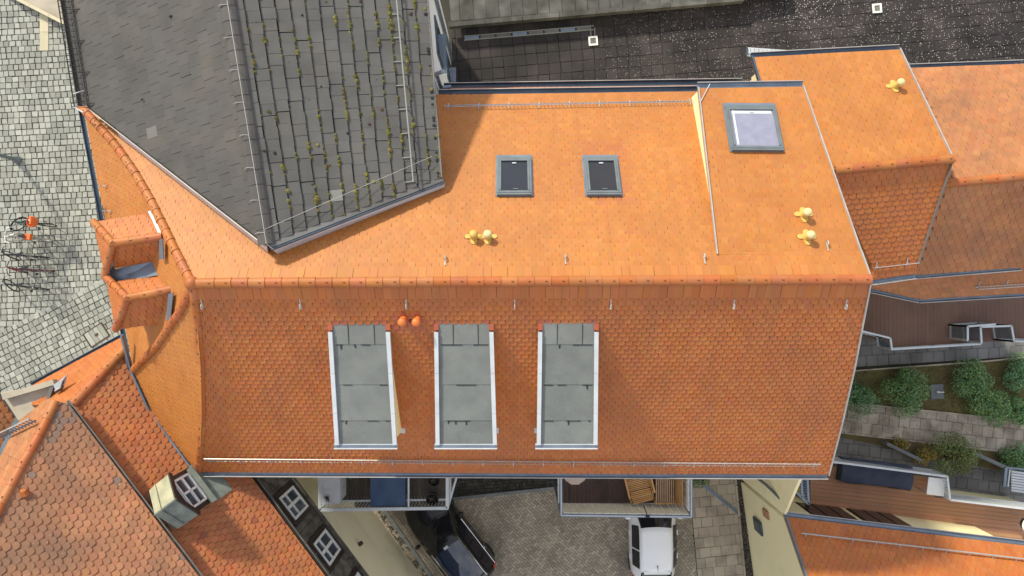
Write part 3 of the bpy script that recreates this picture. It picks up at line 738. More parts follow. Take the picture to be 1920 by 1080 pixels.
ridge_tiles(main, [RL + V((.1, 0, 0)), RR + V((-.05, 0, 0))], r=.115, pitch=.365, lift=.0)
hipP = [back.on(*q) for q in hip1]; ridge_tiles(main, hipP[::1], r=.105, pitch=.36, lift=.0, name='hip_tile')
ridge_tiles(main, [facB.on(*q) for q in hipAB][::-1], r=.105, pitch=.36, lift=.01, name='hip_tile')
ridge_tiles(main, [front.on(*q) for q in hipF][::-1], r=.105, pitch=.36, lift=.0, name='hip_tile')
part('ridge_knob', main, lambda b: b.lathe([(.16, 0), (.16, .03), (.10, .10), (.03, .13)], 'clay_ridge', M=Matrix.Translation(RL + V((0, 0, .0))), n=12), smooth=True)
# slope facing the plaza (bell-cast) between the two hips
def by_z(pts, z):
    for i in range(len(pts)-1):
        a, c = pts[i], pts[i+1]
        if (a.z-z)*(c.z-z) <= 0 and abs(a.z-c.z) > 1e-6:
            t = (z-a.z)/(c.z-a.z); return a + (c-a)*t
    return pts[0] if abs(pts[0].z-z) < abs(pts[-1].z-z) else pts[-1]
LA = [back.on(*q) for q in hip1]; LB = [facB.on(*q) for q in hipAB][::-1]
rowsA = []; NR = 33
for k in range(NR+1):
    z = 8.97 + (11.93-8.97)*k/NR; rowsA.append((by_z(LA, z) - V((0, 0, .02)), by_z(LB, z) - V((0, 0, .02))))
def fA(b):
    for k in range(NR):
        A, B = rowsA[k]; A2, B2 = rowsA[k+1]; b.add([A-V((0, 0, .03)), B-V((0, 0, .03)), B2-V((0, 0, .03)), A2-V((0, 0, .03))], [(0, 1, 2, 3)], 'clay')
sA = part('roof_plaza', main, fA, weld=True)
TI.ruled(sA, rowsA, .165, .012, 'clay_rear', kind='round', sag=.04)
bpts = [facB.on(*q) for q in hipAB] + [facB.on(285, 770), facB.on(368, 882)] + [facB.on(*q) for q in hipF[::-1]]
bpts = [facB.on(*q) for q in hipAB] + [facB.on(285, 770), facB.on(368, 882)] + [facB.on(*q) for q in hipF[::-1][1:-1]]
sBf = slope('roof_hip', facB, bpts)
TI.field(sBf, facB, bpts, mat='clay_rear', w=.165, e=.115, th=.012, sag=.045)
TI.finish(300, hidden=d_px + [gray_px])
def fl(b):
    pts = [facB.on(*q, .02) for q in ((232, 626), (250, 694), (285, 770), (368, 882))]
    for i in range(3): b.bar(pts[i]+V((-.03, -.02, 0)), pts[i+1]+V((-.03, -.02, 0)), .05, .10, 'zinc')
part('valley_flashing', main, fl)
# eaves: gutters
gutter_part(main, front.on(372, 884, -.01), front.on(1553, 889, -.01), V((0, -1, 0)), .07)
gutter_part(main, back.on(822, 178, -.01), back.on(1309, 171, -.01), V((0, 1, 0)), .075, m='zinc_dark')
gutter_part(main, shed.on(1308, 165, -.01), shed.on(1507, 162, -.01), V((0, 1, 0)), .075, m='zinc')
gutter_part(main, rowsA[0][0]+V((-.05, 0, -.02)), rowsA[0][1]+V((-.05, 0, -.02)), V((-1, 0, 0)), .055, m='zinc_dark', lip='zinc_dark')
part('stay_wire', main, lambda b: b.tube([shed.on(1313, 192, .05), shed.on(1330, 160, .05)], .010, 'white_metal', n=6))

# snow guards
snow_guard(main, front.on(388, 866), front.on(1533, 876), front.n, front.v, hgt=.17, rung=.11, rail=.022, lean=2.4)
snow_guard(main, back.on(834, 197), back.on(1296, 188), back.n, back.v, hgt=.17, rung=.10, lean=1.6, m='steel', rail=.014)
aa = [rowsA[1][0]*(1-t) + rowsA[1][1]*t for t in (.36, .63)]
nA = (rowsA[4][0]-rowsA[1][0]).cross(rowsA[1][1]-rowsA[1][0]).normalized(); nA = nA if nA.z > 0 else -nA
snow_guard(main, aa[0]-V((.02, 0, .0)), aa[1]-V((.02, 0, .0)), nA, V((.7, 0, .7)), hgt=.16, rung=.09, m='zinc_dark')
# safety hooks
for pl, x, y, s in [(front, x, 569, -1) for x in (380, 564, 762, 965, 1145, 1375, 1585)] + [(back, 835, 490, 1), (back, 1060, 488, 1), (back, 1320, 487, 1), (shed, 1550, 462, 1)]:
    o = pl.on(x, y)
    def hk(b):
        d = -pl.v; b.bar(o - d*.13 + pl.n*.03, o + d*.08 + pl.n*.032, .028, .008, 'galvanised', up=pl.n)
        b.tube([o + d*.08 + pl.n*.03, o + d*.11 + pl.n*.07, o + d*.07 + pl.n*.12, o + d*.0 + pl.n*.11, o - d*.02 + pl.n*.07], .014, 'galvanised', n=6)
    part('roof_hook', main, hk)
for y in (338, 387):
    f = (y-205)/(690-205); p = rowsA[2][0]*(1-f) + rowsA[2][1]*f
    part('roof_hook', main, lambda b: b.tube([p+V((.15, 0, .16)), p+V((.0, 0, .10)), p+V((-.04, 0, .16)), p+V((.02, 0, .20))], .014, 'galvanised', n=6))
# roof vents
def vent(parent, pl, x, y, m, mcap, lean, base_m=None):
    o = pl.on(x, y)
    def fn(b):
        M = pl.M(o + pl.n*.022); bm_ = base_m or m
        for c, d in (((0, .0, .008), (.15, .28, .016)), ((0, -.02, .006), (.32, .12, .014))): b.box(c, d, bm_, M=M)
        for c in ((0, -.14), (.15, -.02), (-.15, -.02), (0, .14)): b.lathe([(.068, 0), (.062, .016)], bm_, M=M @ Matrix.Translation(V((c[0], c[1], .002))), n=10)
        T = Matrix.Translation(o) @ V((0, 0, 1)).rotation_difference((pl.n+V((0, 0, 1.2))+lean).normalized()).to_matrix().to_4x4()
        b.lathe([(.095, 0), (.085, .10), (.075, .12), (.075, .24)], m, M=T, n=14)
    v_ = part('roof_vent', parent, fn, smooth=True)
    def cap(b):
        T = Matrix.Translation(o) @ V((0, 0, 1)).rotation_difference((pl.n+V((0, 0, 1.2))+lean).normalized()).to_matrix().to_4x4()
        b.lathe([(.095, .22), (.102, .24), (.10, .27), (.08, .305), (.04, .325), (.01, .33)], mcap, M=T, n=16)
    part('vent_cap', v_, cap, smooth=True)
O3 = V((0, 0, 0))
vent(main, back, 889, 446, 'vent_yellow', 'vent_yellow', O3); vent(main, back, 915, 446, 'vent_yellow', 'vent_pale', O3)
vent(main, shed, 1506, 404, 'vent_yellow', 'vent_pale', O3); vent(main, shed, 1512, 446, 'vent_yellow', 'vent_pale', O3)
vent(main, front, 757, 598, 'vent_orange', 'vent_orange', O3, 'clay_red'); vent(main, front, 783, 598, 'vent_orange', 'vent_orange', O3, 'clay_red')
# skylights
def skylight(parent, pl, px, blind=False):
    """px: four pixel corners of the outer frame, top-left first"""
    P = [pl.on(*q) for q in px]; c = sum(P, V())/4; w = ((P[1]-P[0]).length+(P[2]-P[3]).length)/2; h = ((P[3]-P[0]).length+(P[2]-P[1]).length)/2
    M = pl.M(c); s = 1 if pl.v.y < 0 else -1         # tail towards the eave = image top on the rear slopes
    root = part('skylight', parent, lambda b: [b.box(cc, d, 'frame_grey', M=M) for cc, d in
        (((0, h/2-.025, .055), (w, .05, .11)), ((0, -h/2+.05, .04), (w, .10, .08)), ((w/2-.022, 0, .055), (.044, h-.13, .105)), ((-w/2+.022, 0, .055), (.044, h-.13, .105)))])
    part('sash', root, lambda b: [b.box(cc, d, 'frame_grey', M=M) for cc, d in
        (((0, h/2-.085, .075), (w-.09, .06, .09)), ((0, -h/2+.135, .075), (w-.09, .06, .09)), ((w/2-.07, 0, .075), (.045, h-.27, .088)), ((-w/2+.07, 0, .075), (.045, h-.27, .088)))])
    part('pane', root, lambda b: b.box((0, .0, .07), (w-.18, h-.28, .03), 'blind' if blind else 'glass_dark', M=M))
    part('flashing', root, lambda b: [b.box(cc, d, 'zinc', M=M) for cc, d in (((0, -h/2-.05, .03), (w+.06, .10, .015)), ((w/2+.02, 0, .028), (.04, h, .02)), ((-w/2-.02, 0, .028), (.04, h, .02)))])
    part('handle', root, lambda b: b.box((0, -h/2+.235, .1), (.10, .03, .02), 'white_metal', M=M))
    if blind:
        part('blind_cord_rail', root, lambda b: [b.box(((w/2-.17)*k, 0, .088), (.05, h-.32, .008), 'white_metal', M=M) for k in (1,)] + [b.box((0, -h/2+.23, .088), (w-.26, .09, .006), 'white_metal', M=M)])
    else:
        part('ventilation_flap', root, lambda b: b.box((-.03 * s, h/2-.19, .092), (.12, .025, .012), 'frame_grey', M=M))
skylight(main, back, [(933, 298), (996, 298), (996, 370), (932, 370)])
skylight(main, back, [(1096, 298), (1158, 298), (1162, 370), (1098, 370)])
skylight(main, shed, [(1359, 201), (1452, 201), (1466, 285), (1370, 287)], True)
# three flat dormers on the front slope
def dormer(pxb, pxf):
    d = bpy.data.objects.new('dormer', None); col.objects.link(d); d.parent = main
    BL, BR = W(pxb[0], 604, 11.42), W(pxb[1], 604, 11.42); FL, FR = W(pxf[0], 832, 10.70), W(pxf[1], 832, 10.70)
    pl = Pl(BL, BR, FL)
    at = lambda s, t, o=0: (BL*(1-s)+BR*s)*(1-t) + (FL*(1-s)+FR*s)*t + pl.n*o
    cuts = [0, .165, .42, .63, .82, 1.0]; cuts = [0, .165, .49, .655, 1.0][:0] or [0, .175, .50, .80, 1.0]
    def sheet(s0_, s1_, t0, t1, o):
        part('roof_sheet', d, lambda b: b.slab([at(s0_, t0, o), at(s1_, t0, o), at(s1_, t1, o+.012), at(s0_, t1, o+.012)], .02, 'bitumen', n=pl.n))
    for a, c in ((.04, .30), (.31, .75), (.76, .96)): sheet(a, c, cuts[0]-.005, cuts[1], .0)
    for i in range(1, 4): sheet(.04, .96, cuts[i]-.02, cuts[i+1], 0)
    def seams(b):
        rr = random.Random(int(pxb[0]))
        for t in cuts[1:4]:
            s_ = .08
            while s_ < .92:
                l = rr.uniform(.03, .2)
                if rr.random() < .33: b.bar(at(s_, t+.004, .012), at(min(.93, s_+l), t+.004, .012), .022*rr.uniform(.5, 1.2), .006, 'tar', up=pl.n)
                s_ += l
        for s_ in (.305, .755): b.bar(at(s_, .02, .013), at(s_, cuts[1], .013), .014, .006, 'tar', up=pl.n)
        for _ in range(3):
            s_, t = rr.uniform(.15, .85), rr.choice(cuts[1:4]); b.bar(at(s_, t, .012), at(s_+rr.uniform(-.02, .02), t+rr.uniform(.01, .04), .012), .03, .006, 'tar', up=pl.n)
    part('seam', d, seams)
    for s_ in (0, 1):
        part('edge_trim', d, lambda b: [b.bar(at(s_, .075+.33*k, .03), at(s_, .075+.33*(k+1)-.002 if k < 2 else 1.0, .03+.002*k), .095, .085, 'white_metal', up=pl.n) for k in range(3)])
        part('corner_tile', d, lambda b: b.box(at(s_, .037, .0), (.11, .15, .07), 'clay_red', rz=0))
    def gt(b):
        a, c = at(-.06, 1.0, -.01), at(1.04, 1.0, -.01); b.bar(a+V((0, -.06, 0)), c+V((0, -.06, 0)), .11, .05, 'white_metal'); b.bar(a+V((0, -.115, .02)), c+V((0, -.115, .02)), .02, .06, 'white_metal')
        b.bar(a+V((0, -.06, .028)), c+V((0, -.06, .028)), .07, .006, 'zinc')
    part('gutter', d, gt)
    for s_ in (0, 1):
        def ck(b):
            k = .025 if s_ == 0 else -.025
            T = [at(s_, t, -.03) + V((k, 0, 0)) for t in (0, .25, .5, .75, .98)]
            Bm = [V((p.x, p.y, front.z(p.x, p.y)-.05)) for p in T]
            for i in range(4): b.add([T[i], T[i+1], Bm[i+1], Bm[i]], [(0, 1, 2, 3)], 'plaster_yellow', tint=0.)
        part('cheek', d, ck, weld=True)
    y = at(0, .98).y; zt = at(0, .98).z-.03; zb = front.z(FL.x, y)-.05
    part('front_wall', d, lambda b: b.box(((FL.x+FR.x)/2, y+.02, (zt+zb)/2), (FR.x-FL.x-.13, .04, zt-zb), 'plaster_yellow'))
    wnd = part('window', d, lambda b: b.box(((FL.x+FR.x)/2, y-.012, (zt+zb)/2+.08), (FR.x-FL.x-.35, .05, .75), 'white_paint'))
    for k in (-1, 1): part('pane', wnd, lambda b: b.box(((FL.x+FR.x)/2+k*.24, y-.03, (zt+zb)/2+.08), (.40, .03, .62), 'glass_dark'))
    for s_ in (0, 1):
        def foot(b):
            x = (FR.x-.05 if s_ else FL.x+.05); k = 1 if s_ else -1
            p = front.at(x+k*.05, y+.05, .03); b.box(p, (.14, .14, .05), 'white_metal')
        part('foot_flashing', d, foot)
dormer((619, 727), (633, 741)); dormer((818, 921), (821, 928)); dormer((1013, 1118), (1010, 1116))
# walls of the main house
def walls(b):
    fz = lambda x, y: min(front.z(x, y), back.z(x, y), 11.9) - .22
    P = [(-8.0, -4.5), (8.1, -4.5), (7.75, -2.2), (7.55, .15), (7.3, 2.4), (7.1, 4.7), (-1.5, 4.8), (-1.5, .15), (-7.0, .15)]
    b.prism([(p[0], p[1]) for p in P], -.1, 8.3, 'plaster_cream')
    b.prism([(7.0, -4.3), (8.05, -4.4), (7.55, .15), (7.1, 4.6), (6.9, 4.6)], 8.25, lambda x, y: fz(x, y), 'plaster_cream')
    b.prism([(-9.9, -2.0), (-8.2, -4.3), (-6.5, -.0), (-6.5, 3.6), (-10.6, 4.4), (-10.2, .9)], -.1, 8.6, 'plaster_cream')
part('wall', main, walls)
# two hipped dormers facing the plaza
def hip_dormer(rB, rA, e1, e2, k1, k2, zr, ze, s1=None, s2=None):
    """pixels: ridge back, ridge front, front eave corners (upper, lower), back eave corners (upper, lower)"""
    d = bpy.data.objects.new('hipped_dormer', None); col.objects.link(d); d.parent = main
    B_, A_ = W(*rB, zr), W(*rA, zr); E1, E2 = W(*e1, ze), W(*e2, ze); K1, K2 = W(*k1, ze+.05), W(*k2, ze+.05)
    S1, S2 = (W(*s1, ze) if s1 else E1), (W(*s2, ze) if s2 else E2)
    T = Roofs()
    for nm, pts, pl in (('roof_slope', [K1, S1, A_, B_], Pl(S1, A_, B_)), ('roof_slope', [S2, K2, B_, A_], Pl(S2, A_, B_)), ('roof_slope', [E1, E2, A_], Pl(E1, E2, A_))):
        pts = [pl.at(p.x, p.y) for p in pts]
        s = part(nm, main, lambda b: b.slab([p-pl.n*.012 for p in pts], .05, 'clay', n=pl.n)); s.name = 'dormer_roof'; s.parent = d
        T.field(s, pl, pts, w=.19, e=.16, th=.032, sag=.085, gap=.95)
    T.finish(0)
    ridge_tiles(d, [B_, A_], r=.10, pitch=.36); ridge_tiles(d, [E1+V((-.02, .02, .02)), A_], r=.095, pitch=.36, name='hip_tile'); ridge_tiles(d, [E2+V((-.02, -.02, .02)), A_], r=.095, pitch=.36, name='hip_tile')
    part('wall', d, lambda b: b.prism([(E1.x+.22, E1.y-.14), (E2.x+.22, E2.y+.14), (K2.x, K2.y+.1), (K1.x, K1.y-.1)], 8.9, ze-.02, 'plaster_cream'))
    w_ = part('window', d, lambda b: b.box(((E1.x+E2.x)/2+.20, (E1.y+E2.y)/2, ze-.42), (.05, .7, .62), 'white_paint', rz=math.atan2(-(E1.x-E2.x), E1.y-E2.y)))
    part('pane', w_, lambda b: b.box(((E1.x+E2.x)/2+.18, (E1.y+E2.y)/2, ze-.42), (.03, .56, .50), 'glass_dark', rz=math.atan2(-(E1.x-E2.x), E1.y-E2.y)))
    return d, (E1, E2, K1, K2, A_, B_)
d1, q1 = hip_dormer((305, 443), (212, 456), (177, 417), (198, 516), (279, 400), (300, 487), 10.98, 10.38, None, (213, 502))
d2, q2 = hip_dormer((328, 541), (239, 559), (200, 520), (218, 617), (306, 512), (315, 604), 10.98, 10.38, (217, 529), None)
plA = Pl(rowsA[0][0], rowsA[0][1], RL)
part('valley_sheet', main, lambda b: b.slab([W(203, 518, 10.32), W(212, 498, 10.32), W(303, 480, 10.44), W(309, 479, 10.62), W(313, 512, 10.62), W(303, 516, 10.44), W(216, 532, 10.32)], .05, 'zinc', n=V((0, 0, 1))))
part('valley_sheet', main, lambda b: b.slab([plA.on(300, 450, .02), plA.on(306, 447, .02), plA.on(308, 486, .02), plA.on(300, 486, .02)], .02, 'zinc', n=plA.n))
part('valley_sheet', main, lambda b: b.slab([plA.on(317, 551, .02), plA.on(326, 548, .02), plA.on(321, 597, .02), plA.on(313, 602, .02)], .02, 'zinc', n=plA.n))
part('flashing', main, lambda b: b.slab([W(277, 396, 10.66), W(283, 395, 10.70), W(303, 436, 11.02), W(297, 438, 11.0)], .06, 'white_metal', n=V((0, 0, 1))))
part('flashing', main, lambda b: b.slab([W(305, 511, 10.66), W(313, 511, 10.70), W(326, 536, 11.03), W(317, 538, 11.0)], .06, 'white_metal', n=V((0, 0, 1))))

# low lean-to strip under the rear eave
lean = Pl(W(840, 165, 7.9), W(1310, 163, 7.9), W(1070, 210, 8.75))
lp = [lean.on(836, 166), lean.on(1345, 160), lean.on(1345, 195), lean.on(836, 195)]
lt = thing('lean_to_roof', 'narrow orange tiled lean-to roof strip under the rear eave gutter', 'roof')
ls = part('roof_slope', lt, lambda b: b.slab([p-lean.n*.012 for p in lp], .06, 'clay', n=lean.n))
T2 = Roofs(); T2.field(ls, lean, lp, mat='clay'); T2.finish(0)
gutter_part(lt, lean.on(832, 166, -.01), lean.on(1392, 157, -.01), V((0, 1, 0)), .08, m='zinc_dark')
part('downpipe', lt, lambda b: b.tube([lean.on(826, 168, .05), lean.on(846, 166, .05)], .06, 'zinc', n=10))
bar_part(lt, 'bracket', lean.on(1345, 152, -.2), lean.on(1392, 150, -.2), .09, .06, 'steel')
part('wall', lt, lambda b: b.prism([pxy(840, 168, 7.5), pxy(1395, 162, 7.5), pxy(1395, 200, 7.5), pxy(840, 200, 7.5)], 0, 7.7, 'plaster_cream'))

# ================================================================== GREY SLATE HOUSE (top left)
gh = thing('slate_house', 'house with grey slate roof, mossy on the right slope, overlapping the orange roof', 'house')
def lerp(a, c, t): return a*(1-t)+c*t
gR0, gR1 = W(499, 458, 12.05), W(393, -200, 12.05)           # ridge: near end, far end
gE0, gE1 = W(826, 333, 10.75), W(784, -200, 10.19)           # right eave: near, far
gW0, gW1 = W(160, 196, 9.62), W(94, -200, 9.62)             # left eave: near, far
N1 = 15; N2 = 14
rowsR = [(lerp(gE0, gR0, k/N2), lerp(gE1, gR1, k/N2)) for k in range(N2+1)]
rowsL = [(lerp(gW1, gR1, k/N1), lerp(gW0, gR0, k/N1)) for k in range(N1+1)]
def under(rows, b):
    for k in range(len(rows)-1):
        A, B = rows[k]; A2, B2 = rows[k+1]; o = V((0, 0, .02)); b.add([A-o, B-o, B2-o, A2-o], [(0, 1, 2, 3)], 'slate_under')
sR = part('roof_right', gh, lambda b: under(rowsR, b), weld=True); sL = part('roof_left', gh, lambda b: under(rowsL, b), weld=True)
G = Roofs(); rg = random.Random(11)
G.ruled(sR, rowsR, .262, .036, 'slate_rough', lap=-.045, gap=.010, stagger=.22, red=lambda x, y: .7 if (abs(x-640) < 12 and abs(y-372) < 10) else 0)
nR = len(G.e)
G.ruled(sL, rowsL, .27, .014, 'slate_smooth', lap=.25, gap=.003, red=lambda x, y: .55 if (262 < x < 292 and 243 < y < 268) else 0)
G.finish(300, name='slate')
def gridge(b):
    pass
def gridge_tiles():
    L = (gR1-gR0).length; n = int(L/.33); d = (gR1-gR0).normalized(); y = V((0, 0, 1)).cross(d).normalized(); z = d.cross(y)
    me = MB(); h = [(-.19, -.075), (-.15, -.03), (-.08, .012), (0, .025), (.08, .012), (.15, -.03), (.19, -.075)]
    vs = [V((x, a, c+dz)) for x, dz in ((0, .012), (.345, .0)) for a, c in h] + [V((0, a, c-.02)) for a, c in h]
    m_ = len(h); fs = [(j, j+1, m_+j+1, m_+j) for j in range(m_-1)] + [(j, 2*m_+j, 2*m_+j+1, j+1) for j in range(m_-1)]
    me.add(vs, fs, 'slate_smooth', tint=0.); msh = me.mesh('ridge_cap')
    for i in range(n):
        mm = Matrix((d, y, z)).transposed().to_4x4(); mm.translation = gR0 + d*(i*.33) + V((0, 0, .035))
        o = bpy.data.objects.new('ridge_cap', msh); col.objects.link(o); o.parent = gh; o.matrix_world = mm
gridge_tiles()
def wire(b):
    d = (gR1-gR0).normalized(); z = V((0, 0, .16)); off = V((.06, 0, 0))
    b.tube([gR0+z+off+V((.12, -.12, -.1)), gR0+z+off, gR1+z+off], .009, 'galvanised', n=5)
    L = (gR1-gR0).length
    for i in range(int(L/.72)):
        p = gR0 + d*(.25+i*.72); b.tube([p+off+z, p+off+V((-.04, 0, .07)), p+V((-.14, .0, .06)), p+V((-.19, -.02, .03))], .008, 'galvanised', n=5)
    a, c = lerp(gE0, gR0, .98), gE0
    pts = [lerp(gR0, gE0, t) + V((0, .32+.25*t, .10)) for t in (0, .3, .6, .95)]
    b.tube(pts, .006, 'galvanised', n=5)
part('lightning_wire', gh, wire)
def pipe(b):                                          # snow-guard pipe on the right slope
    A = lerp(gE0, gR0, .16); B = lerp(gE1, gR1, .16); z = V((0, 0, .2)); b.tube([A+z+V((0, .1, 0)), B+z], .018, 'grate', n=7)
    for i in range(12):
        t = .02+i*.08; p = lerp(A, B, t); s = V((-.26, -.04, .09)); b.bar(p+s+V((0, 0, .02)), p+V((.02, 0, .05)), .022, .015, 'grate'); b.bar(p+V((.02, 0, .05)), p+z, .022, .022, 'grate')
part('snow_guard_pipe', gh, pipe)
upL = (gR0-gW0); upL = V((upL.x, 0, upL.z)).normalized(); nL = V((-upL.z, 0, upL.x))
snow_guard(gh, lerp(gW0, gR0, .045)+V((-.05, .05, 0)), lerp(gW1, gR1, .05), nL, upL, hgt=.30, rung=.15, m='black_plastic', rail=.026, lean=-1.0)
def gl(b):
    gutter(b, gW0+V((-.02, 0, -.02)), gW1+V((-.02, 0, -.02)), V((-1, 0, 0)), .09, m='slate_smooth', lip='slate_smooth')
    b.tube([gW0+V((-.35, .25, .0)), gW0+V((-.2, .28, .05)), gW0+V((.05, .34, .10))], .012, 'white_metal', n=5)
    b.tube([gW0+V((-.33, .0, .0)), gW0+V((-.2, -.12, .0)), gW0+V((-.05, -.2, .0))], .02, 'white_metal', n=5)
part('gutter', gh, gl)
def vg(b):                                            # zinc verge box right, white flashing left
    A, B = gR0+V((.05, -.04, -.03)), gE0+V((.05, -.03, -.03))
    b.bar(A, B, .11, .06, 'slab_grey'); b.bar(A+V((.04, -.075, -.03)), B+V((.03, -.085, -.03)), .035, .10, 'zinc_dark')
    b.slab([A+V((.06, -.09, -.10)), B+V((.04, -.09, -.10)), V((B.x+.02, B.y-.17, back.z(B.x, B.y-.17)+.035)), V((A.x+.05, A.y-.15, back.z(A.x, A.y-.15)+.035))], .03, 'white_metal')
    for i in range(8):
        t0, t1 = .18+i*.1025, .18+(i+1)*.1025-.001; a, c = lerp(gW0, gR0, t0), lerp(gW0, gR0, t1); o = V((-.06, -.07, 0))
        lo = lambda p, w: V((p.x-.6*w, p.y-.75*w, back.z(p.x-.6*w, p.y-.75*w)+.04))
        b.slab([V((a.x, a.y, a.z-.05))+o*.2, V((c.x, c.y, c.z-.05))+o*.2, lo(c, .21), lo(a, .21)], .02, 'white_metal')
    a, c = lerp(gW0, gR0, .02), lerp(gW0, gR0, 1.0); b.bar(a+V((0, -.01, 0)), c+V((0, -.01, 0)), .03, .05, 'slate_under')
    b.tube([a+V((.0, -.05, .02)), c+V((0, -.05, .02))], .010, 'galvanised', n=5)
    b.bar(gE0+V((.03, 0, -.02)), gE1+V((.03, 0, -.02)), .03, .12, 'slab_grey')
part('verge_flashing', gh, vg)
def moss(b):
    def lump(p, r, m='moss'):
        n = 7; vs = []; k = r*random.uniform(.4, .7)
        for j in range(n): a = 6.28*j/n; rr = r*random.uniform(.7, 1.2); vs.append(p+V((rr*math.cos(a), rr*math.sin(a), -.01)))
        for j in range(n): a = 6.28*j/n; rr = r*random.uniform(.4, .7); vs.append(p+V((rr*math.cos(a), rr*math.sin(a), k)))
        vs.append(p+V((0, 0, k*1.25)))
        b.add(vs, [(j, (j+1) % n, n+(j+1) % n, n+j) for j in range(n)] + [(n+j, n+(j+1) % n, 2*n) for j in range(n)], m)
    for k in range(0, N2):
        A, B = rowsR[k]; dens = 1.0 if 1 <= k <= 9 else .35
        s = 0.0; dens *= random.uniform(.5, 1.1)
        while s < 1:
            p = lerp(A, B, s); q = noise.noise(V((p.x*2.3, p.y*2.3, 3.3+k*1.7)))
            if q > .05 and random.random() < dens*.9: lump(p + V((random.uniform(-.015, .025), 0, .012)), random.uniform(.014, .042) + max(0, q)*.06)
            elif random.random() < .75: lump(p + V((.01, 0, .005)), random.uniform(.010, .018), 'slate_under')
            s += .0036
    for _ in range(42):
        k = random.randint(0, N2-1); s = random.random()*.95; p = lerp(*rowsR[k], s)+V((random.uniform(-.25, 0), 0, .03)); lump(p+V((0, 0, .02)), random.uniform(.03, .065), random.choice(['moss', 'moss', 'rust', 'slate_under']))
    for k in range(2, 90):
        t = random.random(); p = lerp(gW0, gR0, t)+V((.05+random.uniform(0, .03), .05, .0)); lump(p, random.uniform(.02, .05), random.choice(['slate_under', 'slate_under', 'rust']))
    for k in range(60): p = lerp(gE0, gE1, random.random())+V((-.05, 0, .03)); lump(p, random.uniform(.03, .07), random.choice(['moss', 'slate_under', 'slate_under']))
b = MB(); moss(b); mo = b.build('moss', gh, fix=False, kind='stuff')
def chips(b):                                          # raised dark bits along the smooth slope
    for _ in range(34):
        k = random.randint(0, N1-1); p = lerp(*rowsL[k], random.random())+V((random.random()*.3, 0, .03+random.random()*.05)); b.box(p, (random.uniform(.04, .09), .035, .03), 'slate_under', rz=random.uniform(0, .5))
part('slipped_chip', gh, chips)
# white rear wall with two windows
wx0, wx1 = -1.87, -2.36
def wl(b):
    b.prism([(wx0, gE0.y+.4), (wx1, gE1.y-.3), (-10.6, gE1.y-.3), (-10.3, 5.2), (wx0-4, 1.6)], 0, 9.5, 'plaster_white')
    b.prism([(wx0, gE0.y+.4), (wx1, gE1.y-.3), (wx1-.4, gE1.y-.3), (wx0-.4, gE0.y+.4)], 9.45, 10.2, 'plaster_white')
part('wall', gh, wl)
def wallx(y): return wx0 + (wx1-wx0)*(y-gE0.y-.4)/(gE1.y-.7-gE0.y)
for y0, y1, z0, z1 in ((6.7, 7.8, 5.9, 7.5), (7.1, 8.06, 1.9, 4.0)):
    w_ = part('window', gh, lambda b: [b.box((wallx((y0+y1)/2)+.02, (y0+y1)/2, (z0+z1)/2), (.05, y1-y0, z1-z0), 'zinc_dark', rz=math.atan2(wx0-wx1, gE1.y-gE0.y)), b.box((wallx((y0+y1)/2)+.05, (y0+y1)/2, z0-.02), (.22, y1-y0+.1, .04), 'zinc')])
    part('pane', w_, lambda b: b.box((wallx((y0+y1)/2)+.04, (y0+y1)/2, (z0+z1)/2), (.05, y1-y0-.2, z1-z0-.2), 'glass_blue', rz=math.atan2(wx0-wx1, gE1.y-gE0.y)))
part('downpipe', gh, lambda b: (b.tube([V((wallx(5.6)+.10, 5.55, 1.5)), V((wallx(5.6)+.10, 5.55, 9.3)), V((gE0.x+.02, 5.3, 10.3))], .055, 'zinc', n=8), b.tube([V((wallx(9)+.10, 8.5, 1.5)), V((wallx(9)+.10, 8.5, 9.6))], .055, 'zinc', n=8)))

# pale surface at the top-left corner, shaped low to keep shade off the plaza
cb = thing('lowered_pale_surface', 'pale surface at the top left corner, built low to keep shade off the plaza', 'platform')
def cbw(b):
    a, c = W(20, -8, .25), W(300, 136, .25); d = (c-a).normalized(); n = V((-d.y, d.x, 0))
    b.prism([(a.x-d.x*3, a.y-d.y*3), (c.x, c.y), (c.x+n.x*5, c.y+n.y*5), (a.x-d.x*3+n.x*5, a.y-d.y*3+n.y*5)], -.1, .25, 'plaster_grey')
part('slab', cb, cbw)
part('kerb_edge', cb, lambda b: [b.bar(lerp(W(20, -8, .26), W(240, 105, .26), i/6), lerp(W(20, -8, .26), W(240, 105, .26), (i+1)/6-.002), .12, .10, 'light_slab') for i in range(6)])

# ================================================================== CORNER HOUSE (bottom left, orange round tiles)
ch = thing('corner_house', 'corner house with bright orange round-tile roof, slate-grey timber storey and cream wall', 'house')
QE, SC = -8.97, .95                                    # the slope faces (.8, .6): q = .8x + .6y
def qp(q, p): return V((.8*q+.6*p, .6*q-.8*p, 0))      # p runs along the eave, down the picture
a, c = qp(QE, -2), qp(QE, 6); a.z = c.z = 8.0; e_ = qp(QE-2, 2); e_.z = 8.0+2*SC
cpl = Pl(a, c, e_)
cp = [cpl.on(*q) for q in ((232, 648), (256, 690), (305, 752), (395, 868), (466, 888), (624, 1100), (400, 1130), (120, 770), (138, 757))]
cs = part('roof_courtyard', ch, lambda b: b.slab([p-cpl.n*.012 for p in cp], .1, 'clay_corner', n=cpl.n))
C_ = Roofs(); rc = random.Random(5)
C_.field(cs, cpl, cp, w=.175, e=.150, sag=.10, th=.034, gap=.955, mat='clay_corner', skip=[[(318, 905), (352, 884), (392, 938), (360, 965)], [(395, 830), (480, 850), (480, 880), (372, 880)]],
         red=lambda x, y: (.7 if rc.random() < .005 else 0) + (.8 if rc.random() < .5 and math.hypot(x-382, y-995) < 14 else 0), jitter=.008)
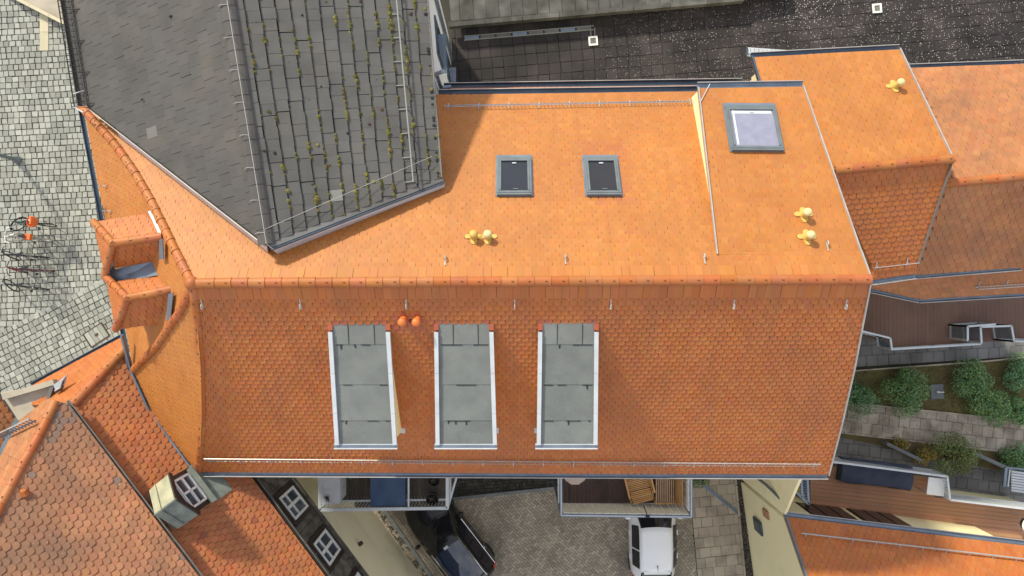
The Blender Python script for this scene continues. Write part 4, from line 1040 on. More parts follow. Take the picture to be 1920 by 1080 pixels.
# slope towards the plaza
cq = Pl(cpl.on(140, 755), cpl.on(237, 652), W(70, 718, 8.2))
cp2 = [cq.on(*q) for q in ((140, 755), (237, 652), (233, 630), (150, 674), (58, 724), (60, 760))]
cs2 = part('roof_plaza', ch, lambda b: b.slab([p-cq.n*.012 for p in cp2], .1, 'clay_corner', n=cq.n))
C_.field(cs2, cq, cp2, w=.18, e=.13, sag=.05, th=.010, mat='clay')
C_.finish(300, hidden=[[(280, 900), (345, 880), (410, 930), (350, 995)]])
ridge_tiles(ch, [cpl.on(238, 652)+V((0, 0, .03)), cpl.on(140, 756)+V((0, 0, .03))], r=.115, pitch=.36, name='hip_tile')
gutter_part(ch, cpl.on(440, 853, -.02), cpl.on(624, 1100, -.02), V((.8, .6, 0)), .06, m='slate_under', lip='timber_dark')
gutter_part(ch, cq.on(234, 629, -.02), cq.on(58, 724, -.02), V((-.5, .8, 0)), .05, m='zinc_dark', lip='zinc_dark')

QW = -9.58
def wallbox(b, q0, q1, p0, p1, z0, z1, m, **k):
    P = [qp(q0, p0), qp(q1, p0), qp(q1, p1), qp(q0, p1)]; b.prism([(v.x, v.y) for v in P], z0, z1, m, **k)
part('lower_wall', ch, lambda b: wallbox(b, QW-4, QW-.10, -1.2, 9, -.1, 4.5, 'plaster_cream'))
part('upper_wall', ch, lambda b: wallbox(b, QW-3, QW, -1.2, 9, 4.55, 7.85, 'timber_dark'))
part('ledge', ch, lambda b: wallbox(b, QW-.2, QW+.09, -1.2, 9, 4.42, 4.60, 'timber_dark'))
for i in range(11):                                   # upright cladding boards with battens
    p0 = -.9+i*.9
    part('cladding_panel', ch, lambda b: wallbox(b, QW, QW+.025+.006*(i % 3), p0, p0+.88, 4.62, 7.8, 'timber_dark'))
def batt(b):
    for i in range(40): wallbox(b, QW+.03, QW+.055, -.9+i*.25, -.86+i*.25, 4.62, 5.0 if i % 3 else 7.8, 'timber_dark')
part('batten', ch, batt)
part('wall_lamp', ch, lambda b: (b.box(qp(QW-.03, 3.98)+V((0, 0, 3.1)), (.12, .12, .16), 'rust', rz=R(37)),))
for k, pc in enumerate((1.28, 3.02, 4.76)):
    w_ = part('window', ch, lambda b: [wallbox(b, QW+.03, QW+.10, pc+u0, pc+u1, z0, z1, 'white_paint') for u0, u1, z0, z1 in
        ((-.42, .42, 6.16, 6.24), (-.42, .42, 4.94, 5.03), (-.42, -.34, 5.03, 6.16), (.34, .42, 5.03, 6.16), (-.05, .05, 5.03, 6.16), (-.34, -.05, 5.72, 5.79), (.05, .34, 5.72, 5.79))])
    for u0 in (-.34, .05):
        for z0, z1 in ((5.03, 5.72), (5.79, 6.16)):
            part('pane', w_, lambda b: wallbox(b, QW+.03, QW+.06, pc+u0+.002, pc+u0+.288, z0+.002, z1-.002, 'glass_blue'))
    part('surround', w_, lambda b: [wallbox(b, QW+.03, QW+.075, pc+u0, pc+u1, z0, z1, 'brown_sheet') for u0, u1, z0, z1 in ((-.58, -.43, 4.75, 6.4), (.43, .58, 4.75, 6.4), (-.43, .43, 6.25, 6.4), (-.43, .43, 4.75, 4.93))])
# copper dormer on the corner roof
cdm = bpy.data.objects.new('copper_dormer', None); col.objects.link(cdm); cdm.parent = ch
PC = -.80
def dp(q, p, z): v = qp(q, PC+p); v.z = z; return v
F1, F2, FA = dp(-9.66, -.63, 9.92), dp(-9.66, .63, 9.92), dp(-9.62, 0, 10.40)
BA, K1, K2 = dp(-10.22, 0, 10.46), dp(-10.34, -.60, 9.86), dp(-10.34, .60, 9.86)
MA, M1, M2 = dp(-10.03, 0, 10.43), dp(-10.10, -.62, 9.90), dp(-10.10, .62, 9.90)
part('roof_panel', cdm, lambda b: b.slab([F1, FA, MA, M1], .04, 'copper_pale', n=V((-.3, .3, .9)).normalized()))
part('roof_panel', cdm, lambda b: b.slab([F2, FA, MA, M2], .04, 'copper_green', n=V((.3, -.3, .9)).normalized()))
part('roof_panel', cdm, lambda b: b.slab([M1+V((0, 0, .02)), MA+V((0, 0, .02)), BA, K1], .05, 'copper_pale', n=V((-.3, .3, .9)).normalized()))
part('roof_panel', cdm, lambda b: b.slab([M2+V((0, 0, .02)), MA+V((0, 0, .02)), BA, K2], .05, 'copper_green', n=V((.3, -.3, .9)).normalized()))
part('seam', cdm, lambda b: (b.bar(FA+V((0, 0, .02)), BA+V((0, 0, .02)), .035, .03, 'copper_green'), b.bar(M1+V((0, 0, .03)), MA+V((0, 0, .03)), .03, .03, 'copper_pale'), b.bar(M2+V((0, 0, .03)), MA+V((0, 0, .03)), .03, .03, 'copper_green')))
part('bargeboard', cdm, lambda b: (b.bar(F1+V((0, 0, -.05)), FA+V((0, 0, -.05)), .04, .12, 'brown_sheet'), b.bar(F2+V((0, 0, -.05)), FA+V((0, 0, -.05)), .04, .12, 'brown_sheet')))
def cdw(b):
    P = [dp(-9.78, -.55, 0), dp(-9.78, .55, 0), dp(-10.5, .55, 0), dp(-10.5, -.55, 0)]
    b.prism([(p.x, p.y) for p in P], 8.6, 9.84, 'brown_sheet')
    b.add([dp(-9.78, -.55, 9.84), dp(-9.78, .55, 9.84), dp(-9.78, 0, 10.3)], [(0, 1, 2)], 'brown_sheet')
part('wall', cdm, cdw)
w_ = part('window', cdm, lambda b: [b.bar(dp(-9.74, a0, z0), dp(-9.74, a1, z1), .06, .055, 'white_paint', up=V((.8, .6, 0))) for a0, a1, z0, z1 in
     ((-.40, .40, 9.83, 9.83), (-.40, .40, 9.08, 9.08), (-.40, -.40, 9.08, 9.83), (.40, .40, 9.08, 9.83), (0, 0, 9.08, 9.83), (-.4, .4, 9.44, 9.44))])
for a0 in (-.2, .2):
    for z0 in (9.26, 9.63):
        part('pane', w_, lambda b: b.box(dp(-9.765, a0, z0), (.02, .38, .34), 'glass_blue', rz=math.atan2(.6, .8)))
part('sill', cdm, lambda b: (b.slab([dp(-9.74, -.50, 9.02), dp(-9.74, .58, 9.02), dp(-9.60, .60, 8.93), dp(-9.60, -.56, 8.93)], .03, 'copper_green'), b.slab([cpl.at(*dp(-9.76, -.56, 0).xy, .07), cpl.at(*dp(-9.76, .62, 0).xy, .07), cpl.at(*dp(-9.40, .62, 0).xy, .06), cpl.at(*dp(-9.40, -.56, 0).xy, .06)], .03, 'copper_green')))

# ================================================================== OLD HOUSE (bottom-left corner, weathered tiles)
oh = thing('weathered_house', 'old house with brown weathered round-tile roof in the bottom left corner', 'house')
def op(px, py): return opl.on(px, py)
z0 = 10.0
a, c = W(128, 757, z0), W(372, 1081, z0); d = (c-a).normalized(); n = V((-d.y, d.x, 0)); n = n if n.dot(V((-.8, -.6, 0))) > 0 else -n
e_ = (a+c)/2 + n*2; e_.z = z0+2*.85; opl = Pl(a, c, e_)
ohp = [op(*q) for q in ((103, 752), (128, 757), (376, 1086), (372, 1110), (-40, 1110), (-40, 1020), (-2, 950), (44, 865))]
os_ = part('roof_courtyard', oh, lambda b: b.slab([p-opl.n*.012 for p in ohp], .12, 'clay_old', n=opl.n))
OT = Roofs(); ro = random.Random(9)
OT.field(os_, opl, ohp, w=.185, e=.145, sag=.085, th=.030, mat='clay_old', jitter=.012,
         red=lambda x, y: .75 if (x+y < 925 and x > 95 and ro.random() < .55) or ro.random() < .012 else 0)
osl = Pl(op(103, 752), op(0, 950), W(-4, 862, 10.0))
olp = [osl.on(*q) for q in ((103, 752), (44, 865), (-2, 950), (-40, 1025), (-40, 930), (-4, 866), (37, 788), (90, 748))]
os2 = part('roof_plaza', oh, lambda b: b.slab([p-osl.n*.012 for p in olp], .12, 'clay_weathered', n=osl.n))
OT.field(os2, osl, olp, w=.185, e=.15, sag=.06, th=.016, mat='clay_weathered', jitter=.008)
OT.finish(300)
ridge_tiles(oh, [op(104, 752), op(70, 822), op(44, 867), op(0, 948), op(-30, 1010)], r=.11, pitch=.40, name='hip_tile')
def og(b):
    gutter(b, op(122, 753)-V((0, 0, .05)), op(376, 1086)-V((0, 0, .05)), V((.8, .6, 0)), .034, m='timber_dark', lip='slab_grey')
part('gutter', oh, og)
part('finial_tile', oh, lambda b: b.tube([opl.on(48, 928, .03), opl.on(44, 921, .10), opl.on(50, 920, .14)], [.10, .075, .02], 'clay_ridge', n=8))
part('snow_guard', oh, lambda b: [b.bar(osl.on(10, 823, .12+k), osl.on(76, 792, .12+k), .03, .03, m_) for k, m_ in ((0, 'zinc_dark'), (.14, 'galvanised'))] + [b.bar(osl.on(12+i*6, 822-i*2.82, .05), osl.on(12+i*6, 822-i*2.82, .27), .02, .02, 'zinc') for i in range(11)])
part('wall', oh, lambda b: b.prism([(v.x, v.y) for v in (qp(-11.0, -4.0), qp(-11.0, 6), qp(-16, 6), qp(-14, -2.0))], -.1, 9.4, 'plaster_cream'))
# neighbouring roof at the very edge and the beige canopy between
nh = thing('edge_house', 'sliver of old red tiled roof with black gutter at the left picture edge', 'house')
nz0 = 8.6; npl = Pl(W(-2, 735, nz0), W(33, 784, nz0), W(-60, 800, nz0+1.0))
npp = [npl.on(*q) for q in ((-30, 697), (32, 783), (-8, 868), (-70, 860), (-70, 740))]
ns = part('roof_slope', nh, lambda b: b.slab([p-npl.n*.012 for p in npp], .1, 'clay_weathered', n=npl.n))
NT_ = Roofs(); NT_.field(ns, npl, npp, w=.185, e=.17, sag=.08, th=.03, mat='clay_weathered', red=lambda x, y: .5 if ro.random() < .1 else 0, jitter=.01); NT_.finish(300)
part('gutter', nh, lambda b: (b.bar(npl.on(-30, 697, .0), npl.on(33, 785, .0), .06, .10, 'zinc_dark'), b.bar(npl.on(34, 785, .05), npl.on(-8, 872, .05), .16, .10, 'zinc_dark'), b.bar(npl.on(36, 786, .11), npl.on(-5, 873, .11), .03, .04, 'steel')))
cn = thing('beige_canopy', 'flat beige plastered canopy with a zinc spout between the tiled roofs at the left', 'canopy')
part('slab', cn, lambda b: b.slab([W(0, 736, 8.9), W(58, 728, 8.9), W(106, 714, 8.9), W(101, 745, 8.9), W(90, 760, 8.9), W(34, 788, 8.9)], .25, 'plaster_grey'))
part('upstand', cn, lambda b: (b.bar(W(8, 744, 8.99), W(104, 716, 8.99), .14, .16, 'plaster_grey'), b.bar(W(103, 718, 8.97), W(92, 750, 8.97), .09, .16, 'slab_grey')))
part('spout', cn, lambda b: (b.slab([W(100, 722, 9.08), W(126, 702, 9.08), W(120, 722, 9.08), W(104, 732, 9.08)], .03, 'steel'), b.tube([W(103, 733, 9.1), W(113, 727, 9.1), W(117, 714, 9.1), W(123, 706, 9.1)], .025, 'galvanised', n=6), b.tube([W(105, 735, 9.06), W(115, 729, 9.06), W(121, 714, 9.06)], .035, 'zinc_dark', n=6)))
part('wall', cn, lambda b: b.prism([pxy(6, 748, 8.6), pxy(100, 724, 8.6), pxy(90, 760, 8.6), pxy(36, 786, 8.6)], 0, 8.64, 'plaster_grey'))

# ================================================================== HOUSES ON THE RIGHT
rh = thing('gabled_house', 'orange tiled gabled house joining the right end of the long roof', 'house')
a, c = W(1563, 319, 10.42), W(1785, 298, 10.42)
p1b = Pl(a, c, W(1550, 100, 8.8)); p1f = Pl(a, c, W(1680, 519, 8.9))
r1b = [p1b.on(*q) for q in ((1556, 319), (1785, 298), (1686, 93), (1410, 108), (1424, 158), (1500, 190))]
r1f = [p1f.on(*q) for q in ((1556, 319), (1785, 298), (1720, 492), (1716, 513), (1634, 525), (1634, 500))]
s1 = part('roof_rear', rh, lambda b: b.slab([p-p1b.n*.012 for p in r1b], .08, 'clay', n=p1b.n)); s2 = part('roof_front', rh, lambda b: b.slab([p-p1f.n*.012 for p in r1f], .08, 'clay', n=p1f.n))
RT1 = Roofs(); RT1.field(s1, p1b, r1b, w=.195, e=.15, mat='clay_rear', skip=[[(1500, 175), (1560, 330), (1430, 330), (1420, 165)]]); RT1.field(s2, p1f, r1f, w=.19, e=.145, mat='clay', th=.02, sag=.065); RT1.finish(300)
ridge_tiles(rh, [a+V((.02, 0, 0)), c+V((-.03, 0, 0))], r=.115, pitch=.375)
for pl, pts in ((p1b, [(1785, 298), (1686, 93)]), (p1f, [(1785, 298), (1720, 492)])): bar_part(rh, 'verge_strip', pl.on(*pts[0], .03), pl.on(*pts[1], .03), .028, .08, 'galvanised' if pl is p1b else 'slab_grey', up=pl.n)
bar_part(rh, 'verge_strip', p1b.on(1410, 108, .02), p1b.on(1425, 160, .02), .05, .10, 'zinc_dark', up=p1b.n)

gutter_part(rh, p1b.on(1409, 108, -.01), p1b.on(1687, 93, -.01), V((0, 1, 0)), .07, m='zinc_dark')
gutter_part(rh, p1f.on(1634, 525, -.01), p1f.on(1718, 513, -.01), V((0, -1, 0)), .07, m='zinc')
snow_guard(rh, p1f.on(1634, 503), p1f.on(1716, 494), p1f.n, p1f.v, hgt=.14, rung=.11, m='steel', lean=.6)
vent(rh, p1b, 1676, 163, 'vent_yellow', 'vent_pale', V((.5, 0, 0)))
part('wall', rh, lambda b: (b.prism([(6.55, 5.7), (10.1, 6.0), (10.35, .7), (7.9, .5), (7.4, 3.0)], -.1, 8.5, 'plaster_yellow'), b.prism([(10.0, 5.9), (10.3, 5.9), (10.35, 3.1), (10.4, .75), (10.1, .75)], 8.45, lambda x, y: min(p1b.z(x, y), p1f.z(x, y))-.15, 'plaster_yellow'),
     b.prism([(6.5, 5.72), (6.8, 5.72), (7.0, 4.4), (6.75, 4.4)], 8.45, lambda x, y: p1b.z(x, y)-.15, 'plaster_yellow')))
ld = thing('aluminium_plank', 'white perforated metal plank lying behind the gabled house gutter', 'plank')
def ldr(b):
    A, B = W(1401, 95, 8.2), W(1530, 104, 8.2); b.bar(A, B, .17, .05, 'white_metal'); b.bar(A+V((0, -.12, -.02)), B+V((0, -.12, -.02)), .04, .05, 'steel')
    d = (B-A)
    for i in range(16):
        for k in (-.04, 0, .04): b.box(A + d*((i+.7)/16.5) + V((0, k, .027)), (.018, .014, .004), 'tar')
part('board', ld, ldr); part('end_cap', ld, lambda b: b.box(W(1400, 96, 8.2), (.05, .16, .09), 'zinc_dark'))

r2 = thing('end_house', 'weathered orange tiled house at the right edge, lower than its gabled neighbour', 'house')
a, c = W(1768, 346, 10.0), W(1960, 327, 10.0)
p2b = Pl(a, c, W(1810, 123, 8.1)); p2f = Pl(a, c, W(1820, 508, 8.3))
r2b = [p2b.on(*q) for q in ((1740, 349), (1960, 327), (1960, 200), (1918, 120), (1700, 128), (1700, 140))]
r2f = [p2f.on(*q) for q in ((1740, 349), (1960, 327), (1960, 498), (1716, 515), (1708, 500))]
s1 = part('roof_rear', r2, lambda b: b.slab([p-p2b.n*.012 for p in r2b], .08, 'clay_weathered', n=p2b.n)); s2 = part('roof_front', r2, lambda b: b.slab([p-p2f.n*.012 for p in r2f], .08, 'clay_weathered', n=p2f.n))
hide = [[(1690, 130), (1702, 125), (1790, 300), (1722, 494), (1700, 494)]]
RT2 = Roofs(); RT2.field(s1, p2b, r2b, w=.20, e=.165, sag=.065, mat='clay_weathered', skip=hide); RT2.field(s2, p2f, r2f, w=.20, e=.16, sag=.075, th=.024, mat='clay_weathered', skip=hide); RT2.finish(300)
ridge_tiles(r2, [a+V((-.25, 0, 0)), c], r=.11, pitch=.40)
gutter_part(r2, p2b.on(1703, 128, -.01), p2b.on(1919, 120, -.01), V((0, 1, 0)), .06, m='zinc_dark')
gutter_part(r2, p2f.on(1718, 515, -.01), p2f.on(1916, 499, -.01), V((0, -1, 0)), .06, m='zinc')
part('verge_strip', r2, lambda b: b.bar(p2b.on(1919, 121, .03), p2b.on(1962, 205, .03), .04, .09, 'galvanised', up=p2b.n))
part('wall', r2, lambda b: b.prism([(10.9, 5.6), (13.6, 5.7), (13.6, .8), (10.9, .8)], -.1, 7.9, 'plaster_yellow'))
# skirt roof under both
r3 = thing('skirt_roof', 'low dusty red tiled skirt roof with a bent eave above the brown deck', 'roof')
p3 = Pl(W(1725, 561, 7.0), W(1930, 549, 7.0), W(1800, 500, 7.75))
p3a = Pl(W(1725, 561, 7.0), W(1634, 541, 7.0), p3.on(1690, 500))
q3 = [p3.on(*q) for q in ((1725, 561), (1960, 547), (1960, 485), (1690, 500))]; q3a = [p3a.on(*q) for q in ((1634, 541), (1725, 561), (1690, 500), (1625, 500))]
s1 = part('roof_slope', r3, lambda b: b.slab([p-p3.n*.012 for p in q3], .08, 'clay_weathered', n=p3.n)); s2 = part('roof_slope', r3, lambda b: b.slab([p-p3a.n*.012 for p in q3a], .08, 'clay_weathered', n=p3a.n))
RT3 = Roofs(); RT3.field(s1, p3, q3, w=.19, e=.12, th=.014, mat='clay_weathered'); RT3.field(s2, p3a, q3a, w=.19, e=.12, th=.014, mat='clay_weathered'); RT3.finish(300, hidden=[[(1620, 480), (1960, 480), (1960, 506), (1720, 520), (1620, 530)]])
gutter_part(r3, p3.on(1725, 560, -.01), p3.on(1960, 546, -.01), V((0, -1, 0)), .065)
gutter_part(r3, p3a.on(1634, 541, -.01), p3a.on(1725, 560, -.01), V((-.2, -1, 0)), .065)
snow_guard(r3, p3.on(1826, 537), p3.on(1955, 529), p3.n, p3.v, hgt=.16, rung=.10, m='steel', lean=.3)
part('wall', r3, lambda b: b.prism([(10.3, .3), (14, .4), (14, .9), (10.3, .8)], 0, 6.9, 'plaster_yellow'))

# brown deck with glass railings
DZ = 3.6
dk = thing('roof_deck', 'reddish brown boarded roof deck with steel and glass railings', 'deck')
dq = [W(*q, DZ) for q in ((1560, 540), (1960, 530), (1960, 640), (1850, 641), (1676, 656), (1655, 640), (1560, 612))]
part('frame', dk, lambda b: b.prism([(p.x, p.y) for p in dq], DZ-.3, DZ-.05, 'zinc_dark'))
P2 = [(p.x, p.y) for p in dq]
i = 0; x = 10.4
while x < 18:                                          # boards run towards the railing
    pc = [(x, -4), (x+.136, -4), (x+.136, 2), (x, 2)]
    q = pc
    hi = 1.0
    ys = []
    for j in range(len(P2)):
        (x0, y0), (x1, y1) = P2[j], P2[(j+1) % len(P2)]
        for xm in (x+.068,):
            if (x0 <= xm) != (x1 <= xm): ys.append(y0+(y1-y0)*(xm-x0)/(x1-x0))
    if len(ys) >= 2 and max(ys)-min(ys) > .2:
        part('deck_board', dk, lambda b: b.box((x+.068, (max(ys)+min(ys))/2, DZ-.03), (.136, max(ys)-min(ys)-.01, .04), 'deck_brown'))
    x += .14
def rail(parent, pts, z, h, glass=True, m='steel', n_mid=0, every=1.4):
    def fr(b):
        for (x0, y0), (x1, y1) in zip(pts[:-1], pts[1:]):
            A, B = W(x0, y0, z+h)-V((0, 0, h)), W(x1, y1, z+h)-V((0, 0, h)); u = V((0, 0, h)); b.bar(A+u, B+u, .06, .05, m); b.bar(A+V((0, 0, .08)), B+V((0, 0, .08)), .05, .05, m)
            n = max(1, round((B-A).length/every))
            for i in range(n+1): p = lerp(A, B, i/n); b.bar(p, p+u, .055, .055, m)
            for k in range(n_mid): b.bar(A+u*((k+1)/(n_mid+1)), B+u*((k+1)/(n_mid+1)), .02, .02, m)
    r_ = part('railing', parent, fr)
    if glass:
        for (x0, y0), (x1, y1) in zip(pts[:-1], pts[1:]):
            A, B = W(x0, y0, z+h)-V((0, 0, h)), W(x1, y1, z+h)-V((0, 0, h)); d = (B-A).normalized()*.05
            part('glass_pane', r_, lambda b: b.bar(A+d+V((0, 0, h*.52)), B-d+V((0, 0, h*.52)), .012, h*.82, 'pane_clear'))
    return r_
rail(dk, [(1612, 620), (1669, 634), (1672, 655)], DZ, .9, every=.8)
rail(dk, [(1672, 655), (1838, 645)], DZ, .35, glass=False)
rail(dk, [(1814, 638), (1814, 612), (1866, 608)], DZ, .95, every=1.0)
rail(dk, [(1840, 643), (1838, 613), (1896, 611), (1901, 640), (1960, 640)], DZ, .95, every=1.0)
part('deck_wall', dk, lambda b: b.prism([(p.x*.97, p.y+.25 if p.y < 0 else p.y) for p in dq], 0, DZ-.3, 'slab_grey'))

# ================================================================== YELLOW HOUSE (bottom right)
yh = thing('yellow_house', 'pale yellow plastered house with orange tiled roof at the bottom right', 'house')
ya, yb = W(1472, 968, 4.5), W(1935, 1024, 4.5); yn = V((ya.y-yb.y, yb.x-ya.x, 0)).normalized()
ypl = Pl(ya, yb, (ya+yb)/2 - yn*2 + V((0, 0, 1.8)))
yp = [ypl.on(*q) for q in ((1472, 969), (1960, 1028), (1960, 1150), (1530, 1140), (1510, 1080))]
ys_ = part('roof_slope', yh, lambda b: b.slab([p-ypl.n*.012 for p in yp], .1, 'clay', n=ypl.n))
YT = Roofs(); YT.field(ys_, ypl, yp, w=.20, e=.165, sag=.06, mat='clay'); YT.finish(300)
part('gutter', yh, lambda b: gutter(b, ypl.on(1470, 969, -.01), ypl.on(1960, 1028, -.01), yn, .09, m='zinc'))
part('verge_strip', yh, lambda b: b.bar(ypl.on(1473, 970, .02), ypl.on(1532, 1142, .02), .05, .12, 'frame_grey', up=ypl.n))
def ysg(b):
    A, B = ypl.on(1500, 1003, .14), ypl.on(1960, 1056, .14); b.tube([A, B], .025, 'galvanised', n=8)
    for i in range(11): p = lerp(A, B, .02+i*.095); b.bar(p-ypl.n*.12+ypl.v*.05, p, .03, .02, 'steel')
part('snow_guard_pipe', yh, ysg)
wy = [(ya.x+.05, ya.y-.15), (ya.x+.62, ya.y-4.3), (17, -13), (17, yb.y-.25)]
part('wall', yh, lambda b: (b.prism(wy, -.1, 4.25, 'plaster_yellow'), b.prism([(ya.x+.05, ya.y-.16), (ya.x+.62, ya.y-4.3), (ya.x+.9, ya.y-4.3), (ya.x+.3, ya.y-.2)], 4.2, lambda x, y: ypl.z(x, y)-.15, 'plaster_yellow')))
# wing whose wall carries the downpipes, running up under the long roof
wing = [(ya.x-.45, -5.0), (ya.x-.02, ya.y+.05), (ya.x+.07, ya.y+.05), (ya.x-.36, -5.0)]
part('wing_wall', yh, lambda b: b.prism(wing, -.1, lambda x, y: 4.4 + (y-ya.y)*1.12, 'plaster_yellow'))
def ydp(b):
    for (x0, y0), zt in (((9.0-.42, -6.15), 5.3), ((9.0+.35, -5.75), 4.9)):
        pass
    p = V((ya.x-.26, -6.75, 0)); b.tube([p+V((-.02, 0, .1)), p+V((-.02, 0, 3.6))], .05, 'frame_grey', n=8); b.tube([p+V((-.02, 0, 3.55)), p+V((.18, -.25, 4.3))], .05, 'frame_grey', n=8)
    p = V((ya.x-.40, -5.6, 0)); b.tube([p+V((-.02, 0, .1)), p+V((-.02, 0, 3.7)), p+V((.25, -.2, 4.2))], .045, 'brown_sheet', n=8)
part('downpipe', yh, ydp)
wv = part('wall_niche', yh, lambda b: b.box((ya.x+.16, ya.y-1.35, 1.55), (.06, .5, .75), 'zinc_dark', rz=R(8)))
part('pane', wv, lambda b: b.box((ya.x+.14, ya.y-1.35, 1.55), (.05, .40, .65), 'glass_blue', rz=R(8)))
part('vent_grille', yh, lambda b: b.box((ya.x+.07, ya.y-.55, 2.6), (.06, .28, .5), 'deck_red', rz=R(8)))
# terrace at the side of the yellow house
TZ2 = 1.9
tt = thing('side_terrace', 'reddish boarded terrace with white slatted railing beside the yellow house', 'terrace')
tq = [W(*q, TZ2) for q in ((1520, 868), (1745, 893), (1752, 930), (1960, 956), (1960, 1050), (1520, 1000))]
part('frame', tt, lambda b: b.prism([(p.x, p.y) for p in tq], TZ2-.35, TZ2-.06, 'slab_grey'))
P2 = [(p.x, p.y) for p in tq]; dirx = V((tq[1]-tq[0]).xy).normalized()
for k in range(19):
    # boards run along the railing
    o = V((tq[0].x, tq[0].y)) + V((dirx.y, -dirx.x))*(.10+k*.145)
    ts = []
    for j in range(len(P2)):
        p, q = V(P2[j])-o, V(P2[(j+1) % len(P2)])-o; nn = V((-dirx.y, dirx.x)); fp_, fq_ = p.dot(nn), q.dot(nn)
        if (fp_ <= 0) != (fq_ <= 0): t = fp_/(fp_-fq_); ts.append(lerp(p, q, t).dot(dirx))
    if len(ts) >= 2:
        A, B = o+dirx*min(ts), o+dirx*max(ts); part('deck_board', tt, lambda b: b.bar(V((*A, TZ2-.03)), V((*B, TZ2-.03)), .138, .04, 'deck_red'))
part('support_wall', tt, lambda b: b.prism([(p.x, p.y-.1) for p in tq], 0, TZ2-.35, 'plaster_yellow'))
def slat_rail(parent, pts, z, h, step=.105):
    r_ = part('railing', parent, lambda b: [(b.bar(W(*p, z)+V((0, 0, h)), W(*q, z)+V((0, 0, h)), .07, .045, 'white_metal'), b.bar(W(*p, z)+V((0, 0, .1)), W(*q, z)+V((0, 0, .1)), .04, .04, 'white_metal')) for p, q in zip(pts[:-1], pts[1:])])
    for p, q in zip(pts[:-1], pts[1:]):
        A, B = W(*p, z), W(*q, z); L = (B-A).length; n = int(L/step)
        for i in range(n+1):
            c = lerp(A, B, i/max(1, n)); part('slat', r_, lambda b: b.bar(c+V((0, 0, .1)), c+V((0, 0, h-.02)), .075, .022, 'white_metal', up=(B-A).normalized().cross(V((0, 0, 1)))))
slat_rail(tt, [(1528, 852), (1745, 880)], TZ2, .95); slat_rail(tt, [(1745, 880), (1750, 922)], TZ2, .95); slat_rail(tt, [(1750, 922), (1960, 947)], TZ2, .95)
for (u0, u1), lb in (((.17, .37), 0), ((.40, .60), 0)):
    A, B = lerp(ya, yb, u0), lerp(ya, yb, u1); o = yn*.06 - V((0, 0, 0))
    w_ = part('patio_door', yh, lambda b: b.bar(V((A.x, A.y, 3.0))-yn*.17, V((B.x, B.y, 3.0))-yn*.17, .06, 2.0, 'brown_sheet', up=V((0, 0, 1))))
    for k in range(3):
        C0, C1 = lerp(A, B, k/3+.03), lerp(A, B, (k+1)/3-.03); part('pane', w_, lambda b: b.bar(V((C0.x, C0.y, 3.0))-yn*.15, V((C1.x, C1.y, 3.0))-yn*.15, .05, 1.84, 'glass_dark'))
# furniture on the side terrace
tb = thing('covered_lounger', 'lounger under a dark blue cover along the terrace railing', 'lounger', W(1632, 884, TZ2), R(-7))
def cov(b):
    n = 9; vs = []; fs = []
    prof = [(-.42, 0), (-.44, .34), (-.36, .44), (0, .46), (.36, .44), (.44, .34), (.42, 0)]
    for i in range(n):
        x = -1.25+2.5*i/(n-1)
        for y, z in prof: vs.append((x+random.uniform(-.02, .02), y*random.uniform(.93, 1.05), z*random.uniform(.92, 1.05)*(1.25 if i > 6 else 1)))
    m_ = len(prof); fs = [(i*m_+j, (i+1)*m_+j, (i+1)*m_+j+1, i*m_+j+1) for i in range(n-1) for j in range(m_-1)] + [tuple(range(m_)), tuple((n-1)*m_+j for j in range(m_))[::-1]]
    b.add(vs, fs, 'dark_blue_fabric')
part('cover', tb, cov, smooth=True); [part('leg', tb, lambda b: b.box((sx*1.1, sy*.3, .05), (.06, .06, .1), 'steel')) for sx in (-1, 1) for sy in (-1, 1)]
st = thing('garden_table', 'small white garden table at the corner of the side terrace', 'table', W(1733, 902, TZ2), R(-7))
part('top', st, lambda b: b.box((0, 0, .70), (.62, .62, .03), 'white_paint')); [part('leg', st, lambda b: b.box((sx*.26, sy*.26, .345), (.04, .04, .68), 'steel')) for sx in (-1, 1) for sy in (-1, 1)]
gl_ = thing('kettle_grill', 'round grill with a pale lid at the right edge of the side terrace', 'grill', W(1902, 972, TZ2))
part('bowl', gl_, lambda b: b.lathe([(.05, .5), (.22, .55), (.29, .72), (.30, .78)], 'pot_black', n=18), smooth=True); part('lid', gl_, lambda b: b.lathe([(.31, .785), (.27, .9), (.14, .97), (.03, .99)], 'white_paint', n=18), smooth=True)
[part('leg', gl_, lambda b: b.tube([(.1*math.cos(t), .1*math.sin(t), .55), (.3*math.cos(t), .3*math.sin(t), 0)], .015, 'steel', n=6)) for t in (0, 2.1, 4.2)]
